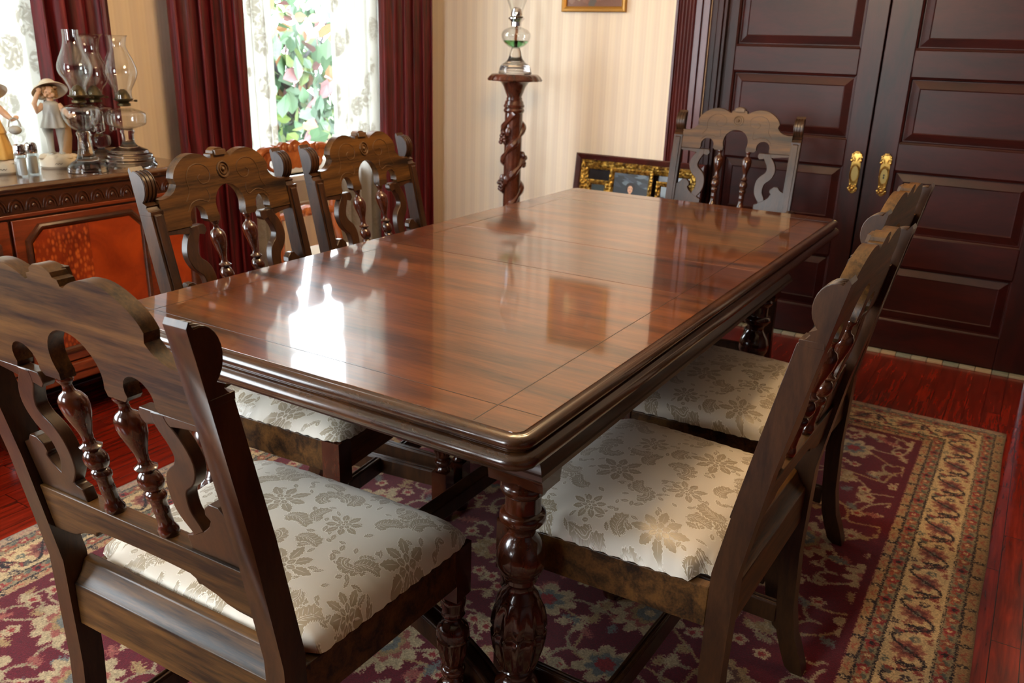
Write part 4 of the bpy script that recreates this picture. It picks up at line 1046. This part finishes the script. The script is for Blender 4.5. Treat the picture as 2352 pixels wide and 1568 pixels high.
bm = lathe(B(), [(.026, .222), (.026, .240), (.034, .250), (.040, .256), (.040, .260), (.026, .264), (.026, .285), (.022, .300), (.012, .308)], 28); obj('chrome_collar', bm, W['chrome'], L4)
bm = B(); tube(bm, [(0, 0, .24), (.006, 0, .20), (-.004, 0, .165), (.004, 0, .135)], .007, 8); obj('wick', bm, plain('brown_wick', srgb(140, 84, 52), .8), L4)

# ------------------------------------------------------------------ pictures
def canvas(name, w, h, kind):
    p = Paint(w, h, c255(46, 60, 66)); r = random.Random(9)
    Y, X = np.mgrid[0:h, 0:w]
    if kind == 'portrait':
        p.a[:] = c255(36, 42, 48); cy = h-58
        for _ in range(16): p.leaf(r.uniform(0, w), r.uniform(h-50, h), r.uniform(30, 70), r.uniform(4, 9), r.uniform(-.5, .1), c255(*r.choice([(72, 84, 96), (96, 112, 124), (54, 60, 70)])), 0, False)
        p.leaf(w*.5, h-190, 230, 58, 1.57, c255(52, 30, 34), 0, False); p.leaf(w*.5, cy-34, 40, 9, 1.57, c255(196, 146, 114), 0, False)
        p.flower(w*.5, cy+3, 20, 2, c255(34, 24, 22), .05); p.flower(w*.5, cy-4, 15, 2, c255(216, 168, 134), .1, 1.57, .8)
        for q in (-1, 1): p.flower(w*.5+q*5, cy-1, 1.6, 3, c255(50, 30, 26), 0)
        p.leaf(w*.5, cy-11, 7, 1.4, 0, c255(160, 60, 54), 0, False)
    elif kind == 'genre':
        p.a[:] = c255(150, 96, 62)
        for _ in range(70): p.flower(r.uniform(0, w), r.uniform(h*.05, h), r.uniform(6, 20), 4, c255(*r.choice([(170, 112, 76), (120, 104, 84), (196, 168, 122), (108, 84, 70), (176, 128, 96), (136, 130, 104)])), .3, r.uniform(0, 6), .8)
        for x in (.28, .42, .56, .72):
            p.leaf(w*x, h*.34, h*.42, 17, 1.5, c255(*r.choice([(206, 184, 136), (150, 70, 50), (190, 150, 110), (110, 100, 96)])), 0, False); p.flower(w*x, h*.62, 8, 3, c255(222, 178, 140), .1)
        p.a[:int(h*.12)] *= .8
    else:
        p.a[:] = c255(38, 48, 44)
        for _ in range(14): p.flower(r.uniform(0, w), r.uniform(0, h), r.uniform(8, 20), 4, c255(r.randint(36, 60), r.randint(46, 66), r.randint(40, 56)), .3)
    t = NT(name); im = t.n('ShaderNodeTexImage'); im.image = p.image(name+'_paint', .05); uv = t.n('ShaderNodeUVMap'); t.l(uv.outputs[0], im.inputs[0])
    t.set(Base_Color=im.outputs[0], Roughness=.35, Coat_Weight=.5, Coat_Roughness=.05); return t.m
def frame_mesh(bm, wd, ht, prof):
    """prof (inset, forward) ; frame in local YZ plane facing -X, origin bottom centre"""
    L = []
    for i, x in prof: L.append([bm.verts.new((-x, yy, zz)) for yy, zz in ((-wd/2+i, i), (wd/2-i, i), (wd/2-i, ht-i), (-wd/2+i, ht-i))])
    for A, Cc in zip(L, L[1:]+L[:1]):
        for i in range(4): bm.faces.new((A[i], A[(i+1) % 4], Cc[(i+1) % 4], Cc[i]))
    return bm
def picture(name, label, loc, tilt, wd, ht, prof, mat, canv, ci, cat='picture', group=None, inner=None):
    R = thing(name, label, cat, loc, 0, group); R.rotation_euler = (0, tilt, 0)
    obj('frame', frame_mesh(B(), wd, ht, prof), mat, R, smooth=False)
    if inner: obj('gilt_slip', frame_mesh(B(), wd-2*inner[0], ht-2*inner[0], inner[1]), W['gilt'], R, smooth=False).location = (0, 0, inner[0])
    bm = B(); uvl = bm.loops.layers.uv.new('UVMap'); x = -.004
    v = [bm.verts.new((x, yy, zz)) for yy, zz in ((wd/2-ci, ci), (-wd/2+ci, ci), (-wd/2+ci, ht-ci), (wd/2-ci, ht-ci))]
    f = bm.faces.new(v)
    for lp, q in zip(f.loops, ((0, 0), (1, 0), (1, 1), (0, 1))): lp[uvl].uv = q
    bm.normal_update(); o = obj('picture_canvas', bm, canv, R, smooth=False); m = o.modifiers.new('board', 'SOLIDIFY'); m.thickness = .003
    return R
picture('framed_painting', 'small gold framed painting hanging on the striped wall', (XW-.002, 2.036, 1.470), 0, .355, .385,
        [(0, .001), (0, .016), (.004, .020), (.014, .018), (.024, .012), (.026, .0055), (.026, .001)], W['gilt_plain'], canvas('genre_scene', 240, 260, 'genre'), .025)
TL = .13
picture('large_framed_picture', 'large mahogany and gilt picture frame leaning on the wall', (XW-.025-.78*math.sin(TL)-.004, 1.715, .004), TL, .70, .785,
        [(0, .001), (0, .026), (.006, .032), (.024, .024), (.030, .020), (.030, .001)], wood('frame_mahogany', srgb(40, 16, 16), srgb(86, 36, 32), (10, 10, 10), .3, .4),
        plain('dark_mount', srgb(22, 14, 14), .15), .03, inner=(.0305, [(0, .001), (0, .020), (.010, .028), (.026, .022), (.044, .012), (.046, .001)]))
def small(label, y, wd, ht, kind, gl, z, base_x):
    return picture('portrait_frame', label, (base_x, y, z), TL, wd, ht, [(0, .001), (0, .014), (.006, .018), (.018, .012), (.024, .0055), (.024, .001)], W['gilt'], canvas(gl, 150, 540, kind), .022, group='small gilt frames leaning inside the big frame')
# they stand on a ledge of books' height: on the floor in front of the big frame
bx = XW-.025-.78*math.sin(TL)-.004-.036
small('tall gilt framed portrait of a person under a dark cloudy sky', 1.735, .235, .735, 'portrait', 'portrait_oil', .002, bx)
small('small gilt framed dark picture tucked beside the portrait', 1.915, .12, .665, 'dark', 'dark_oil', .002, bx)
small('narrow gilt framed dark picture behind the host armchair post', 1.520, .15, .690, 'dark', 'dark_oil_two', .002, bx)

# ------------------------------------------------------------------ garden beyond the window
struct('ground_lawn', box(B(), -6, 26, YW+.3, 30, -.9, -.8), plain('bright_lawn', srgb(70, 92, 52), .9), smooth=False)['kind'] = 'structure'
def tree(label, x, y, z0, branches, seed, cols, spread, nleaf, size):
    r = random.Random(seed); R = thing('garden_tree', label, 'tree', (x, y, z0), 0, 'trees in the garden')
    bm = B(); tips = []
    for pts, rad in branches:
        P = smooth_prof(pts, 4); tube(bm, P, [rad*(1-.6*i/len(P)) for i in range(len(P))], 8); tips += P[2:]
    obj('trunk', bm, plain('grey_bark', srgb(44, 42, 46), .8), R)
    bms = [B() for _ in cols]
    for k in range(nleaf):
        t = r.choice(tips); c = Vector(t)+Vector((r.gauss(0, spread), r.gauss(0, spread*.6), r.gauss(0, spread)))
        s = size*r.uniform(.6, 1.3); m = Matrix.Rotation(r.uniform(0, 6.28), 3, 'Z') @ Matrix.Rotation(r.uniform(-.9, .9)+.9, 3, 'X') @ Matrix.Rotation(r.uniform(0, 6.28), 3, 'Y')
        b = bms[min(len(cols)-1, int(r.random()**1.9*len(cols)))]
        pts = [(0, 0, 0), (.35, .35, .05), (.42, .75, .02), (0, 1.3, -.1), (-.42, .75, .02), (-.35, .35, .05)]
        v = [b.verts.new(c+m @ (Vector(p)*s)) for p in pts]; b.faces.new((v[0], v[1], v[2], v[3])); b.faces.new((v[0], v[3], v[4], v[5]))
    for b, c in zip(bms, cols):
        t = NT('leaf_'+str(len(bpy.data.materials))); n = t.noise(t.coord(), 3, 2); t.set(Base_Color=t.mix(n, c, tuple(min(1, q*1.35) for q in c[:3])+(1,)), Roughness=.45, Transmission_Weight=0.)
        obj('foliage', b, t.m, R, smooth=False)['kind'] = 'stuff'
    return R
GR, YG, PK, OR, DG = srgb(54, 80, 54), srgb(84, 100, 52), srgb(112, 76, 80), srgb(118, 82, 56), srgb(40, 62, 44)
tree('tree with a forked grey trunk and green and orange leaves outside the window', 5.03, 5.2, -.8,
     [([(-.03, 0, 0), (-.02, 0, .7), (0, 0, 1.3), (.01, 0, 1.4), (.086, 0, 1.494), (.04, 0, 1.544), (.027, 0, 1.605), (.09, 0, 1.697), (-.02, 0, 1.757), (-.10, 0, 1.856), (-.2, 0, 2.1)], .042),
      ([(.086, 0, 1.49), (.173, 0, 1.489), (.326, 0, 1.516), (.412, 0, 1.412)], .016), ([(.09, 0, 1.697), (.19, 0, 1.735), (.21, 0, 1.97), (.39, 0, 2.07), (.47, 0, 2.25)], .020)],
     3, [GR, YG, DG, PK, OR], .30, 560, .115)
tree('broad leaved bush of pale green leaves close to the window', 5.6, 6.6, -.8,
     [([(0, 0, 0), (.1, 0, .8), (-.1, 0, 1.6), (.1, 0, 2.6)], .06), ([(0, 0, .6), (.6, 0, 1.2), (.9, 0, 2.2)], .04), ([(0, 0, .6), (-.6, 0, 1.0), (-.9, 0, 2.0)], .04), ([(-.1, 0, 1.6), (-.5, 0, 2.3), (-.4, 0, 3.0)], .04)],
     5, [YG, GR, YG, OR, PK], .5, 1500, .12)

# ------------------------------------------------------------------ light
Wd = bpy.data.worlds.new('World'); S.world = Wd; Wd.use_nodes = True
nt = Wd.node_tree; bg = nt.nodes['Background']; bg.inputs[0].default_value = (.86, .94, 1.0, 1); bg.inputs[1].default_value = 12.5
def area(name, loc, tgt, sx, sy, power, col, portal=False, spread=180):
    d = bpy.data.lights.new(name, 'AREA'); d.shape = 'RECTANGLE'; d.size = sx; d.size_y = sy; d.energy = power; d.color = col
    if portal: d.cycles.is_portal = True
    d.spread = math.radians(spread)
    o = bpy.data.objects.new(name, d); COL.objects.link(o); o.location = loc
    o.rotation_euler = (Vector(tgt)-Vector(loc)).to_track_quat('-Z', 'Y').to_euler(); return o
for i, (a, b) in enumerate(WIN): area('window_portal', ((a+b)/2, YW+.17, (WZ0+WZ1)/2), ((a+b)/2, 0, (WZ0+WZ1)/2), b-a, WZ1-WZ0, 1, (1, 1, 1), True)
area('rear_window_daylight', (XB-.02, 1.60, 1.625), (2, 1.60, 1.5), .88, 1.22, 11, (1.0, .95, .90))
# warm chandelier bulbs over the table (above the frame)
for k in range(5):
    a = 2*PI*k/5; d = bpy.data.lights.new('chandelier_bulb', 'POINT'); d.energy = 9.5; d.color = (1., .66, .34); d.shadow_soft_size = .03
    o = bpy.data.objects.new('chandelier_bulb', d); COL.objects.link(o); o.location = (2.0+.2*math.cos(a), 1.05+.2*math.sin(a), 1.95)
S.cycles.use_denoising = True
S.cycles.max_bounces = 10; S.cycles.transparent_max_bounces = 12; S.cycles.transmission_bounces = 10; S.cycles.caustics_refractive = False; S.cycles.caustics_reflective = False
S.cycles.sample_clamp_indirect = 6.0
